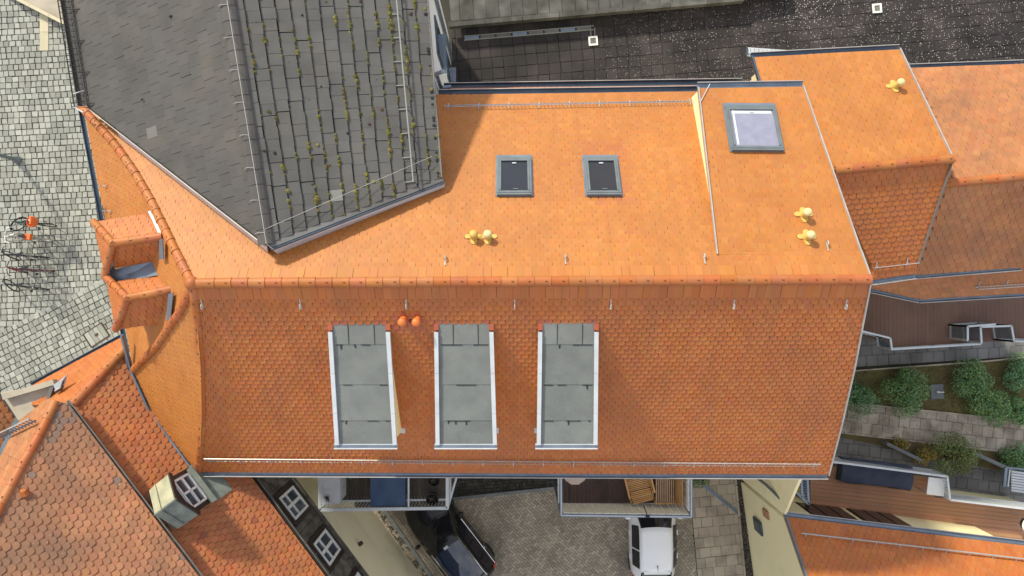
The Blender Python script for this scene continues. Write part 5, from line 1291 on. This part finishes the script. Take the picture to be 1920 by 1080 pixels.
# small steel stair landing under the eave corner
sl = thing('stair_landing', 'small steel landing with dark slatted railing below the eave corner', 'landing')
def lan(b):
    A = [W(*q, 3.2) for q in ((1498, 888), (1513, 888), (1513, 938), (1455, 890))]
    b.slab(A[:3], .08, 'brown_sheet')
    for p, q in (((1513, 880), (1516, 945)), ((1502, 884), (1504, 932)), ((1516, 945), (1455, 886))): b.bar(W(*p, 4.1), W(*q, 4.1), .07, .05, 'zinc'); b.bar(W(*p, 3.3), W(*q, 3.3), .05, .05, 'zinc')
    for i in range(12): b.bar(W(1502, 886+i*4.2, 3.9), W(1514, 888+i*4.6, 3.9), .03, .03, 'zinc')
    for q in ((1516, 945), (1513, 880), (1455, 886)): b.bar(W(*q, 4.1), V((*W(*q, 4.1).xy, 0)), .06, .06, 'zinc')
part('frame', sl, lan)
for p, q, z, lb in (((1650, 823), (1722, 858), .5, 'low grey garden wall left of the olive shrub'), ((1800, 836), (1888, 876), .7, 'low grey garden wall right of the olive shrub'), ((1888, 875), (1960, 886), .8, 'low grey garden wall in front of the pale boarded terrace')):
    b = MB(); b.prism([(v.x, v.y) for v in (W(*p, 0), W(*q, 0), W(*q, 0)+V((.0, -.14, 0)), W(*p, 0)+V((0, -.14, 0)))], -.05, z, 'kerb_grey'); tag(b.build('garden_wall'), lb, 'wall', 'garden walls')
bx = thing('light_terrace', 'pale boarded terrace corner with metal frame at the right picture edge', 'terrace')
part('frame', bx, lambda b: (b.bar(W(1886, 876, 1.6), W(1882, 912, 1.6), .10, .08, 'zinc'), b.bar(W(1886, 876, 1.6), W(1960, 885, 1.6), .06, .06, 'zinc'), b.bar(W(1893, 880, 1.6), W(1889, 912, 1.6), .05, .06, 'steel')))
for i in range(8): part('board', bx, lambda b: b.bar(W(1896, 884+i*5, 1.5), W(1960, 893+i*5, 1.5), .075, .03, 'white_metal'))

# ================================================================== BALCONIES
BZ = 3.5
def balusters(b, A, B, z0, z1, m, step=.11, w=.016):
    L = (B-A).length; n = int(L/step)
    for i in range(n+1): p = lerp(A, B, i/n); b.bar(V((p.x, p.y, z0)), V((p.x, p.y, z1)), w, w, m)
b1 = thing('balcony', 'steel balcony with grey boards, blue cover and white cabinet above the black car', 'balcony', group='rear balconies')
x0, x1, yf = -6.36, -2.14, -7.34
for i in range(int((x1-x0-.25)/.115)):
    x = x0+.42+i*.115
    if x < x1-.05: part('deck_board', b1, lambda b: b.box((x, -6.05, BZ-.02), (.108, 3.0 if x > -5.4 else 2.5, .035), 'deck_grey'))
def b1f(b):
    for p, q in (((x0, yf), (x1, yf+.06)), ((x0, yf), (x0, -4.5)), ((x1, yf+.06), (x1, -4.5))):
        P, Q = V((*p, 0)), V((*q, 0)); u = V((0, 0, BZ+.92)); b.bar(P+u, Q+u, .10, .05, 'white_metal'); b.bar(P+V((0, 0, BZ-.06)), Q+V((0, 0, BZ-.06)), .07, .14, 'white_metal')
        b.bar(P+u-V((0, 0, .10)), Q+u-V((0, 0, .10)), .04, .03, 'steel')
    for p in ((x0, yf), (x1, yf+.06), (x0, -4.6), (x1, -4.6)): b.bar(V((*p, 0 if p[1] < -5 and p[0] > -3 else BZ-.1)), V((*p, BZ+.92)), .08, .08, 'white_metal')
    b.bar(V((x0+.6, yf+.12, BZ-.05)), V((x1, yf+.14, BZ-.05)), .06, .08, 'white_metal')
    b.bar(V((-3.42, -4.6, BZ+.92)), V((-3.42, yf+.1, BZ+.92)), .05, .04, 'white_metal')
part('frame', b1, b1f)
def b1b(b):
    balusters(b, V((x0+.1, yf, 0)), V((x1, yf+.06, 0)), BZ, BZ+.9, 'white_metal'); balusters(b, V((x0, yf, 0)), V((x0, -4.6, 0)), BZ, BZ+.9, 'white_metal'); balusters(b, V((x1, yf, 0)), V((x1, -4.6, 0)), BZ, BZ+.9, 'white_metal')
part('baluster', b1, b1b)
part('bracing', b1, lambda b: (b.bar(V((x1+.02, yf+.1, BZ+.8)), V((x1+.62, -5.2, BZ+.8)), .05, .05, 'steel'), b.bar(V((x1+.36, -5.0, BZ+.8)), V((x1+.36, -6.0, BZ+.8)), .04, .04, 'white_metal'), b.bar(V((x1+.25, -5.4, .0)), V((x1+.25, -5.4, BZ)), .08, .08, 'white_metal')))
cb_ = thing('storage_cabinet', 'rust-stained white metal cabinet standing on the left balcony', 'cabinet', (-6.0, -6.62, BZ))
part('body', cb_, lambda b: b.box((0, 0, .45), (.58, 1.0, .90), 'cabinet'))
part('lid', cb_, lambda b: b.box((0, 0, .915), (.62, 1.04, .03), 'cabinet'))
part('back_board', cb_, lambda b: b.box((.02, .60, .50), (.62, .22, 1.0), 'deck_grey'))
part('dried_plant', cb_, lambda b: [b.tube([(-.1, -.3, .93), (-.1+random.uniform(-.14, .14), -.3+random.uniform(-.14, .14), 1.0+random.uniform(0, .12))], [.012, .004], 'rust', n=4) for _ in range(22)])
ub = thing('utility_box', 'small white utility box with dark slot beside the balcony cabinet', 'box', (-6.02, -5.72, BZ+.85))
part('casing', ub, lambda b: b.box((0, 0, .0), (.34, .22, .26), 'white_paint')); part('slot', ub, lambda b: b.box((0, .0, .132), (.12, .06, .012), 'black_plastic')); part('stand', ub, lambda b: b.box((0, 0, -.48), (.12, .12, .72), 'steel'))
tp = thing('blue_cover', 'dark blue tarpaulin stretched flat over furniture on the left balcony', 'tarpaulin', (-4.12, -6.02, BZ))
def tarp(b):
    nx, ny = 9, 11; vs = [(-.57+1.14*i/(nx-1), -1.22+2.4*j/(ny-1), .86+.02*math.sin(i*1.3)*math.cos(j)+random.uniform(-.004, .004)) for j in range(ny) for i in range(nx)]
    fs = [(j*nx+i, j*nx+i+1, (j+1)*nx+i+1, (j+1)*nx+i) for j in range(ny-1) for i in range(nx-1)]; b.add(vs, fs, 'tarp_blue')
    for (ax, ay), (bx_, by) in (((-.57, -1.22), (.57, -1.22)), ((.57, -1.22), (.57, 1.18)), ((-.57, 1.18), (-.57, -1.22))): b.bar(V((ax, ay, .72)), V((bx_, by, .72)), .02, .26, 'tarp_blue')
part('sheet', tp, tarp, smooth=True); [part('support', tp, lambda b: b.box((sx*.5, sy*1.05, .42), (.05, .05, .84), 'steel')) for sx in (-1, 1) for sy in (-1, 1)]
for (px, py), lb in (((817, 934), 'black plant pot on the balcony, the one nearer the railing'), ((820, 899), 'black plant pot on the balcony, the one half under the eave')):
    t = thing('plant_pot', lb, 'pot', W(px-4, py-4, BZ+.02), group='balcony plant pots')
    part('pot', t, lambda b: b.lathe([(.13, 0), (.20, .40), (.215, .42), (.19, .42), (.17, .30), (.02, .29)], 'pot_black', n=20), smooth=True)
    part('soil', t, lambda b: b.lathe([(.165, .30), (.16, .315), (.05, .335)], 'dark_soil', n=16))
    part('dry_stalk', t, lambda b: [b.tube([(0, 0, .32), (random.uniform(-.12, .12), random.uniform(-.12, .12), .45)], [.006, .003], 'teak_grey', n=4) for _ in range(6)])
fp_ = thing('potted_flower', 'small dark red potted plant on the boards beside the white cabinet', 'plant', (-5.42, -6.35, BZ))
part('pot', fp_, lambda b: b.lathe([(.08, 0), (.11, .18), (.09, .18)], 'pot_black', n=12)); part('foliage', fp_, lambda b: [b.add([V((0, 0, .2))+V((random.uniform(-.17, .17), random.uniform(-.2, .2), random.uniform(0, .2)))+V(o) for o in ((0, 0, 0), (.05, .02, .02), (.02, .06, .0))], [(0, 1, 2)], 'bike_red' if random.random() < .4 else 'leaf_green') for _ in range(80)])

b2_ = thing('balcony', 'steel balcony with dark boards and white panelled railing above the white car', 'balcony', group='rear balconies')
x0, x1, yf = 1.62, 5.88, -7.46
for i in range(int((x1-x0)/.14)):
    x = x0+.08+i*.14; part('deck_board', b2_, lambda b: b.box((x, -5.98, BZ-.02), (.134, 2.86, .035), 'deck_dark'))
sk = .035
def b2f(b):
    u = V((0, 0, BZ+1.08))
    for p, q in (((x0, yf), (x1, yf-.05)), ((x0, yf), (x0-.03, -4.5)), ((x1, yf-.05), (x1, -4.5))):
        P, Q = V((*p, 0)), V((*q, 0)); b.bar(P+u, Q+u, .08, .06, 'zinc'); b.bar(P+u+V((0, 0, .032)), Q+u+V((0, 0, .032)), .03, .01, 'white_metal'); b.bar(P+V((0, 0, BZ-.08)), Q+V((0, 0, BZ-.08)), .07, .14, 'white_metal')
    for p in ((x0, yf), (x1, yf-.05), (x0, -4.6), (x1, -4.6)): b.bar(V((*p, 0)), V((*p, BZ+1.08)), .08, .08, 'zinc')
part('frame', b2_, b2f)
n = 16
for i in range(n):
    xa = x0+.06+(x1-x0-.1)*i/n; xb = x0+.06+(x1-x0-.1)*(i+1)/n
    part('railing_board', b2_, lambda b: b.box(((xa+xb)/2, yf+.06-.05*i/n, BZ+.55), (xb-xa-.022, .03, 1.0), 'white_board'))
for i in range(10):
    part('railing_board', b2_, lambda b: b.box((x1-.06, yf+.25+i*.28, BZ+.55), (.03, .255, 1.0), 'white_board'))
part('light_fixture', b2_, lambda b: (b.tube([(4.42, yf+.05, BZ+1.14), (4.30, yf+.36, BZ+1.16)], .018, 'black_plastic', n=6), b.box((4.44, yf-.02, BZ+1.16), (.12, .08, .06), 'black_plastic')))
lc = thing('reclining_chair', 'slatted teak reclining chair turned slightly on the dark balcony boards', 'chair', (4.28, -6.62, BZ), R(14))
for i in range(13): part('slat', lc, lambda b: b.box((0, .56-i*.062, .52-i*.012), (.74, .040, .02), 'teak', rz=0))
for i in range(7): part('seat_slat', lc, lambda b: b.box((0, -.26-i*.058, .37+i*.012), (.70, .048, .02), 'teak'))
for s in (-1, 1):
    part('side_rail', lc, lambda b: b.bar(V((s*.39, .60, .53)), V((s*.39, -.62, .34)), .035, .06, 'teak')); part('arm', lc, lambda b: b.bar(V((s*.43, .35, .66)), V((s*.43, -.35, .64)), .06, .025, 'teak'))
    part('leg', lc, lambda b: b.bar(V((s*.40, .42, 0)), V((s*.40, .25, .64)), .03, .05, 'teak')); part('leg', lc, lambda b: b.bar(V((s*.40, -.45, 0)), V((s*.40, -.30, .63)), .03, .05, 'teak'))
bn = thing('slatted_bench', 'long slatted teak bench against the right railing of the balcony', 'bench', (5.12, -6.12, BZ))
for i in range(9):
    for k in (0, 1): part('slat', bn, lambda b: b.box((-.24+i*.072, -.62+k*1.12, .44), (.045, 1.02, .022), 'teak_grey'))
part('cross_rail', bn, lambda b: (b.box((.05, -.06, .445), (.74, .08, .03), 'teak_grey'), b.box((.05, -1.16, .43), (.70, .05, .04), 'teak'), b.box((.05, 1.04, .43), (.70, .05, .04), 'teak')))
for i in range(5): part('back_board', bn, lambda b: b.bar(V((.40+i*.032, -1.14, .50+i*.085)), V((.40+i*.032, 1.05, .50+i*.085)), .022, .078, 'teak'))
for sx in (-.26, .36):
    for sy in (-1.1, -.06, 1.0): part('leg', bn, lambda b: b.box((sx, sy, .215), (.06, .06, .43), 'teak'))
rt = thing('round_table', 'pale pink round table half hidden under the eave at the balcony corner', 'table', (2.10, -6.17, BZ))
part('top', rt, lambda b: b.lathe([(.39, .70), (.41, .72), (.40, .74), (.05, .745)], 'pink_stone', n=10)); part('stem', rt, lambda b: b.lathe([(.22, 0), (.20, .03), (.04, .05), (.04, .70)], 'steel', n=12))

# ================================================================== CARS
def car(name, label, loc, rz, st, paint, glass='glass_dark', roofglass=None, rails=False, win=None):
    """st: stations (x, half width, belt z, roof z, roof half width) from tail to nose"""
    t = thing(name, label, 'car', loc, rz, None)
    def sec(s):
        x, hw, bz, rz_, rw = s
        return [(hw*.93, .20), (hw*.99, .38), (hw, .62), (hw*.975, bz), (rw, rz_-.07 if rz_-bz > .2 else max(bz, rz_-.02)), (rw*.88, rz_), (rw*.45, rz_+.025), (0, rz_+.03)]
    def interp(x):
        for i in range(len(st)-1):
            if st[i][0] <= x <= st[i+1][0]:
                f = (x-st[i][0])/(st[i+1][0]-st[i][0]); return tuple(a+(c-a)*f for a, c in zip(st[i], st[i+1]))
        return st[0] if x < st[0][0] else st[-1]
    xs = []
    for i in range(len(st)-1): xs += [st[i][0]+(st[i+1][0]-st[i][0])*k/3 for k in range(3)]
    xs.append(st[-1][0])
    def body(b):
        vs = []; m_ = 15
        for x in xs:
            s = sec(interp(x)); ring = [(x, y, z) for y, z in s] + [(x, -y, z) for y, z in s[-2::-1]]; vs += ring
        fs = [(i*m_+j, (i+1)*m_+j, (i+1)*m_+j+1, i*m_+j+1) for i in range(len(xs)-1) for j in range(m_-1)]
        fs += [tuple(range(m_)), tuple((len(xs)-1)*m_+j for j in range(m_))[::-1]] + [(i*m_, i*m_+m_-1, (i+1)*m_+m_-1, (i+1)*m_) for i in range(len(xs)-1)]
        b.add(vs, fs, paint)
    bend = lambda p: V((p[0] - (.20*max(0, min(1, (p[0]+.2)/1.2)) - .16*max(0, min(1, (-p[0]-.5)/.9)))*(p[1]/.9)**2, p[1], p[2]))
    b0 = MB(); body(b0); b0.v = [tuple(bend(p)) for p in b0.v]; bo = b0.build('body', t, True)
    md = bo.modifiers.new('soft', 'SUBSURF'); md.levels = 1; md.render_levels = 1
    def patch(nm, xa, xb, sa, sb, m, off=.012, nx=6, ny=6, taper=0.0, parent=t):
        """patch of the loft between x and section parameters (0 = centre line, 7 = sill; negative = other side)"""
        def P(x, s):
            S = sec(interp(x))[::-1]; a = abs(s); i = min(6, int(a)); f = a-i; y = S[i][0]+(S[i+1][0]-S[i][0])*f; z = S[i][1]+(S[i+1][1]-S[i][1])*f
            return V((x, math.copysign(y, s) if s else 0, z))
        vs = []
        for i in range(nx+1):
            x = xa+(xb-xa)*i/nx
            for j in range(ny+1):
                s = sa+(sb-sa)*j/ny; p = P(x, s); n_ = (P(x+.02, s)-P(x-.02, s)).cross(P(x, s+.05*(1 if s < 6.9 else -1))-P(x, s-.05))
                n_ = n_.normalized() if n_.length > 1e-9 else V((0, 0, 1)); n_ = n_ if n_.dot(p-V((p.x, 0, .6))) > 0 else -n_
                vs.append(bend(p+n_*off))
        return part(nm, parent, lambda b: b.add(vs, [(i*(ny+1)+j, i*(ny+1)+j+1, (i+1)*(ny+1)+j+1, (i+1)*(ny+1)+j) for i in range(nx) for j in range(ny)], m), smooth=True)
    w = win
    patch('windshield', w['ws'][0], w['ws'][1], -2.55, 2.55, glass, ny=10); patch('rear_window', w['rw'][0], w['rw'][1], -2.5, 2.5, glass, ny=10)
    for s in (-1, 1):
        for a, c in w['side']: patch('side_window', a, c, s*3.12, s*3.88, glass, ny=2)
        patch('headlight', w['hl'][0], w['hl'][1], s*3.5, s*5.0, 'lamp_clear', ny=2, nx=3); patch('tail_light', w['tl'][0], w['tl'][1], s*3.7, s*5.0, 'lamp_red', ny=2, nx=3)
        S = interp(w['ws'][1]+.35); m_ = part('mirror', t, lambda b: b.lathe([(.03, -.07), (.10, -.05), (.115, .02), (.07, .08)], paint if paint == 'car_white' else 'black_plastic', M=Matrix.Translation(V((w['mx'], s*(S[1]+.12), 1.02))) @ Matrix.Diagonal((.7, 1.1, 1, 1)), n=10), smooth=True)
        for hx in w['handles']: part('door_handle', t, lambda b: b.box((hx, s*(interp(hx)[1]+.012), .86), (.18, .03, .03), 'chrome' if paint == 'car_black' else paint))
        if rails:
            part('roof_rail', t, lambda b: b.tube([(x, s*(interp(x)[4]*.93), interp(x)[3]+.02) for x in (w['roof'][0], w['roof'][0]+.15, w['roof'][1]-.15, w['roof'][1])], .020, 'chrome', n=6), smooth=True)
            part('side_trim', t, lambda b: b.bar(V((w['side'][0][0], s*(interp(0)[1]*.975+.012), interp(0)[2]-.01)), V((w['side'][-1][1], s*(interp(.6)[1]*.975+.012), interp(.6)[2]-.01)), .02, .02, 'chrome'))
        for wx in w['wheels']:
            M = Matrix.Translation(V((wx, s*(interp(wx)[1]-.145), .33))) @ Matrix.Rotation(R(90)*-s, 4, 'X')
            wh = part('wheel', t, lambda b: b.lathe([(.22, -.10), (.32, -.10), (.335, -.06), (.335, .06), (.32, .11), (.22, .11)], 'tyre', M=M, n=22), smooth=True); part('rim', wh, lambda b: b.lathe([(.215, .02), (.215, .10), (.17, .085), (.04, .10)], 'bike_silver', M=M, n=16))
    if roofglass: patch('glass_roof', w['roof'][0]+.1, w['roof'][1]-.12, -2.0, 2.0, roofglass, ny=8, off=.008)
    patch('hood_seam', w['ws'][1]+.06, w['ws'][1]+.085, -2.6, 2.6, 'black_plastic', nx=1, off=.004)
    for k in (-.35, .25): part('wiper', t, lambda b: b.bar(V((w['ws'][1]-.02, k, interp(w['ws'][1]-.02)[3]+.045)), V((w['ws'][1]-.30, k+.42, interp(w['ws'][1]-.30)[3]+.05)), .02, .015, 'black_plastic'))
    return t, patch, interp
wst = [(-1.80, .70, .78, .84, .60), (-1.72, .79, .92, 1.02, .64), (-1.54, .84, .96, 1.24, .62), (-1.14, .88, .96, 1.48, .59), (-.98, .89, .96, 1.53, .59), (-.3, .90, .95, 1.56, .60), (.42, .90, .94, 1.50, .60), (.62, .90, .93, 1.40, .61), (1.12, .89, .92, 1.04, .72), (1.25, .885, .91, .99, .76), (1.75, .86, .80, .88, .72), (1.98, .78, .70, .76, .64), (2.08, .66, .58, .62, .55)]
cw, patch, ip = car('parked_car', 'small white car with dark windows parked under the right balcony', W(1228, 986, 0)+V((-.24, -.10, 0)), R(90.5), wst, 'car_white', win=dict(ws=(.56, 1.16), rw=(-1.56, -1.19), side=[(-1.10, -.38), (-.32, .62)], hl=(1.78, 1.96), tl=(-1.74, -1.56), mx=.78, handles=(-.75, .15), roof=(-1.2, .4), wheels=(-1.15, 1.32)))
part('antenna', cw, lambda b: (b.tube([(-.84, .0, 1.58), (-.90, 0, 1.62), (-1.04, 0, 1.70)], [.022, .012, .004], 'black_plastic', n=6),))
part('spoiler', cw, lambda b: b.box((-1.13, 0, 1.505), (.12, .98, .03), 'car_white'))
bst = [(-2.3, .74, .86, .92, .62), (-2.2, .84, 1.0, 1.12, .68), (-2.05, .90, 1.02, 1.40, .66), (-1.7, .93, 1.02, 1.60, .62), (-1.3, .935, 1.02, 1.65, .62), (-.3, .94, 1.01, 1.68, .64), (.40, .94, 1.0, 1.62, .64), (.65, .94, 1.0, 1.52, .65), (1.20, .93, .99, 1.12, .76), (1.35, .92, .98, 1.07, .80), (1.9, .90, .88, .97, .76), (2.18, .80, .76, .84, .66), (2.3, .66, .60, .66, .54)]
bst = [((-.3+(s_[0]+.3)*.76 if s_[0] < -.3 else s_[0]),)+s_[1:] for s_ in bst]
cbk, patch, ip = car('parked_car', 'glossy black estate car with glass roof and chrome rails parked beside the cream wall', (-2.27, -9.88, 0), math.atan2(.79, -.61), bst, 'car_black', roofglass='car_roof_glass', rails=True, win=dict(ws=(.58, 1.25), rw=(-1.65, -1.40), side=[(-1.45, -.95), (-.88, -.2), (-.12, .66)], hl=(1.92, 2.15), tl=(-1.75, -1.61), mx=.82, handles=(-.75, .1), roof=(-1.42, .40), wheels=(-1.14, 1.42)))
part('interior_light', cbk, lambda b: b.box((.30, 0, 1.665), (.10, .18, .012), 'steel'))

# ================================================================== BICYCLES AND LAMP ON THE PLAZA
def bicycle(label, px, py, rz, frame_m, lean=.10, wheel_m='tyre', seat_m='bike_black', rack=True, child=False, basket=False, steer=.3):
    t = thing('bicycle', label, 'bicycle', W(px, py, 0.02), rz, 'bicycles parked in a row on the plaza'); t.rotation_euler = (lean, 0, rz)
    H, Bk, Sd, Hd = V((-.52, 0, .34)), V((0, 0, .30)), V((-.14, 0, .86)), V((.40, 0, .84))
    Fr = V((.55, .0, .34))
    part('frame', t, lambda b: (b.tube([Bk, Sd], .020, frame_m, n=6), b.tube([Sd-V((0, 0, .06)), Hd], .020, frame_m, n=6), b.tube([Bk, Hd-V((0, 0, .08))], .024, frame_m, n=6), b.tube([H, Bk], .014, frame_m, n=6), b.tube([H, Sd-V((0, 0, .06))], .013, frame_m, n=6), b.tube([Hd+V((0, 0, .05)), Fr], .017, frame_m, n=6)))
    for c, s in ((H, 0), (Fr, steer)):
        def wl_(b):
            n = 26; d = V((math.cos(s), math.sin(s), 0)); ring = [c + d*(.325*math.cos(6.2832*i/n)) + V((0, 0, .325*math.sin(6.2832*i/n))) for i in range(n+1)]
            b.tube(ring, .021, wheel_m, n=6, cap=False); b.tube([c+V((0, -.05, 0)), c+V((0, .05, 0))], .03, 'bike_silver', n=6)
            for i in range(0, n, 2): b.tube([c, ring[i]], .0028, 'bike_silver', n=3, cap=False)
        part('wheel', t, wl_)
        part('mudguard', t, lambda b: b.tube([c + V((math.cos(s), math.sin(s), 0))*(.36*math.cos(a)) + V((0, 0, .36*math.sin(a))) for a in [R(20+i*20) for i in range(8)]], .022, frame_m if not child else 'bike_black', n=5))
    part('handlebar', t, lambda b: b.tube([Hd+V((-.16, .31, .20)), Hd+V((-.02, .26, .21)), Hd+V((.05, .05, .19)), Hd+V((.0, 0, .06)), Hd+V((.05, -.05, .19)), Hd+V((-.02, -.26, .21)), Hd+V((-.16, -.31, .20))], .016, 'bike_black' if wheel_m == 'tyre' else 'white_paint', n=6))
    part('saddle', t, lambda b: (b.add([Sd+V(p) for p in ((.17, .02, .10), (.17, -.02, .10), (-.02, -.06, .11), (-.12, -.09, .12), (-.13, .09, .12), (-.02, .06, .11), (.0, 0, .05), (-.10, 0, .06))], [(0, 1, 2, 5), (5, 2, 3, 4), (0, 5, 6), (1, 6, 2), (5, 4, 7, 6), (2, 6, 7, 3), (0, 6, 1), (3, 7, 4)], seat_m), b.tube([Sd, Sd+V((0, 0, .08))], .014, 'bike_silver', n=5)))
    part('crank', t, lambda b: (b.tube([Bk+V((-.12, .07, -.1)), Bk+V((0, .06, 0)), Bk+V((0, -.06, 0)), Bk+V((.12, -.07, .1))], .011, 'bike_silver', n=5), b.box(Bk+V((.14, -.12, .1)), (.1, .08, .02), 'black_plastic'), b.box(Bk+V((-.14, .12, -.1)), (.1, .08, .02), 'black_plastic')))
    if rack: part('rack', t, lambda b: [b.bar(V((-.28, y, .74)), V((-.80, y, .74)), .018, .014, 'bike_black') for y in (-.07, 0, .07)] + [b.bar(V((-.70, y, .74)), H+V((0, y, 0)), .012, .012, 'bike_black') for y in (-.07, .07)])
    if child:
        part('child_seat', t, lambda b: (b.lathe([(.10, 0), (.18, .05), (.20, .22), (.17, .24), (.15, .10), (.02, .06)], 'orange_fabric', M=Matrix.Translation(V((-.36, 0, .78))) @ Matrix.Diagonal((.85, 1.1, 1, 1)), n=14), b.box((-.52, 0, 1.10), (.06, .30, .36), 'orange_fabric'), b.box((-.49, .0, 1.12), (.03, .06, .34), 'white_board')))
    if basket:
        part('bag', t, lambda b: b.box((-.30, 0, .84), (.24, .22, .16), 'orange_fabric'))
    return t
bicycle('dark bicycle with an orange child seat, topmost of the row on the plaza', 74, 424, R(178), 'bike_green', child=True, steer=.9)
bicycle('silver bicycle with an orange bag and white handlebar on the plaza', 66, 450, R(176), 'bike_silver', wheel_m='bike_silver', basket=True, steer=.5)
bicycle('black bicycle with wide handlebar in the middle of the plaza row', 60, 482, R(177), 'bike_black', steer=-.5, lean=.06)
bicycle('dark red bicycle with rear rack, fourth from the top of the row', 70, 509, R(178), 'bike_red', steer=-.3)
bicycle('black bicycle without bag at the bottom of the plaza row', 60, 541, R(174), 'bike_black', steer=-.7, lean=.16)
lm = thing('street_lamp', 'dark street lamp post leaning out of the picture at the left edge', 'lamp', W(34, 300, 0))
part('base', lm, lambda b: b.lathe([(.16, 0), (.16, .10), (.10, .28), (.08, .34)], 'frame_grey', n=12)); part('post', lm, lambda b: b.tube([(0, 0, .3), (0, 0, 2.2), (0, 0, 3.9)], [.075, .06, .045], 'frame_grey', n=10), smooth=True)
part('lantern', lm, lambda b: b.lathe([(.06, 3.9), (.16, 4.0), (.22, 4.35), (.05, 4.5)], 'frame_grey', n=8))

# ================================================================== SHRUBS
def shrub(label, px, py, r, h, m1, m2, n=2600, leaf=.065, seed=1, name='shrub', group=None, flat=1.0, z=0.0):
    rr = random.Random(seed); r *= 1.18; n = int(n*1.5); base = W(px, py, z+h*.6); t = thing(name, label, 'shrub', (base.x, base.y, z), 0, group)
    lobes = []
    for i in range(13):
        a = rr.uniform(0, 6.28); d = r*math.sqrt(rr.random())*.72; lobes.append((V((d*math.cos(a)*flat, d*math.sin(a), h*rr.uniform(.40, .85)*(1-.3*(d/r)))), r*rr.uniform(.28, .50)))
    def cr(b):
        for _ in range(n):
            c, lr = rr.choice(lobes); d = V((rr.gauss(0, 1), rr.gauss(0, 1), rr.gauss(.25, .9))).normalized(); p = c + d*lr*rr.uniform(.72, 1.08)
            if p.z < .05: continue
            nrm = (d + V((rr.gauss(0, .5), rr.gauss(0, .5), rr.gauss(.3, .5)))).normalized(); u = nrm.orthogonal().normalized(); u = (Matrix.Rotation(rr.uniform(0, 6.28), 3, nrm) @ u); v = nrm.cross(u); s = leaf*rr.uniform(.7, 1.35)
            b.add([p-u*s*.5, p+v*s*.28+nrm*s*.05, p+u*s*.5, p-v*s*.28+nrm*s*.05], [(0, 1, 2, 3)], m1 if rr.random() < .62 else m2, tint=rr.random())
    b = MB(); cr(b); b.build('crown', t, fix=False)
    part('stem', t, lambda b: [b.tube([(rr.uniform(-.05, .05), rr.uniform(-.05, .05), 0), c*.5+V((0, 0, c.z*.2)), c], [.025, .015, .006], 'bark', n=5) for c, lr in lobes[:8]])
    return t
GS = 'garden shrubs'
shrub('round dark green shrub standing alone left of the concrete slab', 1697, 735, .88, 1.0, 'leaf_green', 'leaf_light', seed=1, group=GS, n=3400)
shrub('dark green shrub half hidden behind the orange roof verge', 1604, 738, .80, 1.0, 'leaf_green', 'leaf_green', seed=2, group=GS)
shrub('dark green shrub right of the concrete slab, close to the grey walk', 1828, 708, .72, .9, 'leaf_green', 'leaf_light', seed=3, group=GS)
shrub('lighter green shrub right of the concrete slab, close to the garden path', 1852, 760, .80, .9, 'leaf_light', 'leaf_green', seed=4, group=GS, n=3200)
shrub('dark green shrub at the right picture edge by the grey walk', 1914, 700, .62, .9, 'leaf_green', 'leaf_green', seed=5, group=GS)
shrub('green shrub at the right picture edge by the garden path', 1918, 770, .52, .7, 'leaf_green', 'leaf_light', seed=6, group=GS)
shrub('low green hedge below the garden path at the right edge', 1908, 862, .62, .6, 'leaf_green', 'leaf_light', seed=7, group=GS, n=2000)
shrub('olive coloured shrub spilling over the garden path edge', 1790, 862, .86, 1.0, 'leaf_olive', 'leaf_light', seed=8, group=GS, n=3200, leaf=.06)
shrub('yellow leaved shrub beside the olive one, near the white railing', 1737, 856, .38, .7, 'leaf_yellow', 'leaf_olive', seed=9, group=GS, n=700)
shrub('small yellow shrub at the left end of the sunken yard', 1692, 832, .30, .6, 'leaf_yellow', 'leaf_olive', seed=10, group=GS, n=420)
shrub('small green plant beside the right balcony post', 1312, 902, .30, .6, 'leaf_olive', 'leaf_green', seed=11, group=GS, n=420)
cs_ = thing('concrete_plate', 'square grey concrete plate with a small white pipe on the lawn', 'plate', W(1756, 734, 0), R(4))
part('plate', cs_, lambda b: b.box((0, 0, .02), (.50, .58, .07), 'kerb_grey')); part('pipe', cs_, lambda b: (b.lathe([(.045, .05), (.045, .12), (.03, .12), (.03, .06)], 'white_paint', n=12), b.tube([(0, 0, .09), (.12, -.02, .12), (.24, -.03, .08)], .02, 'white_board', n=6)))
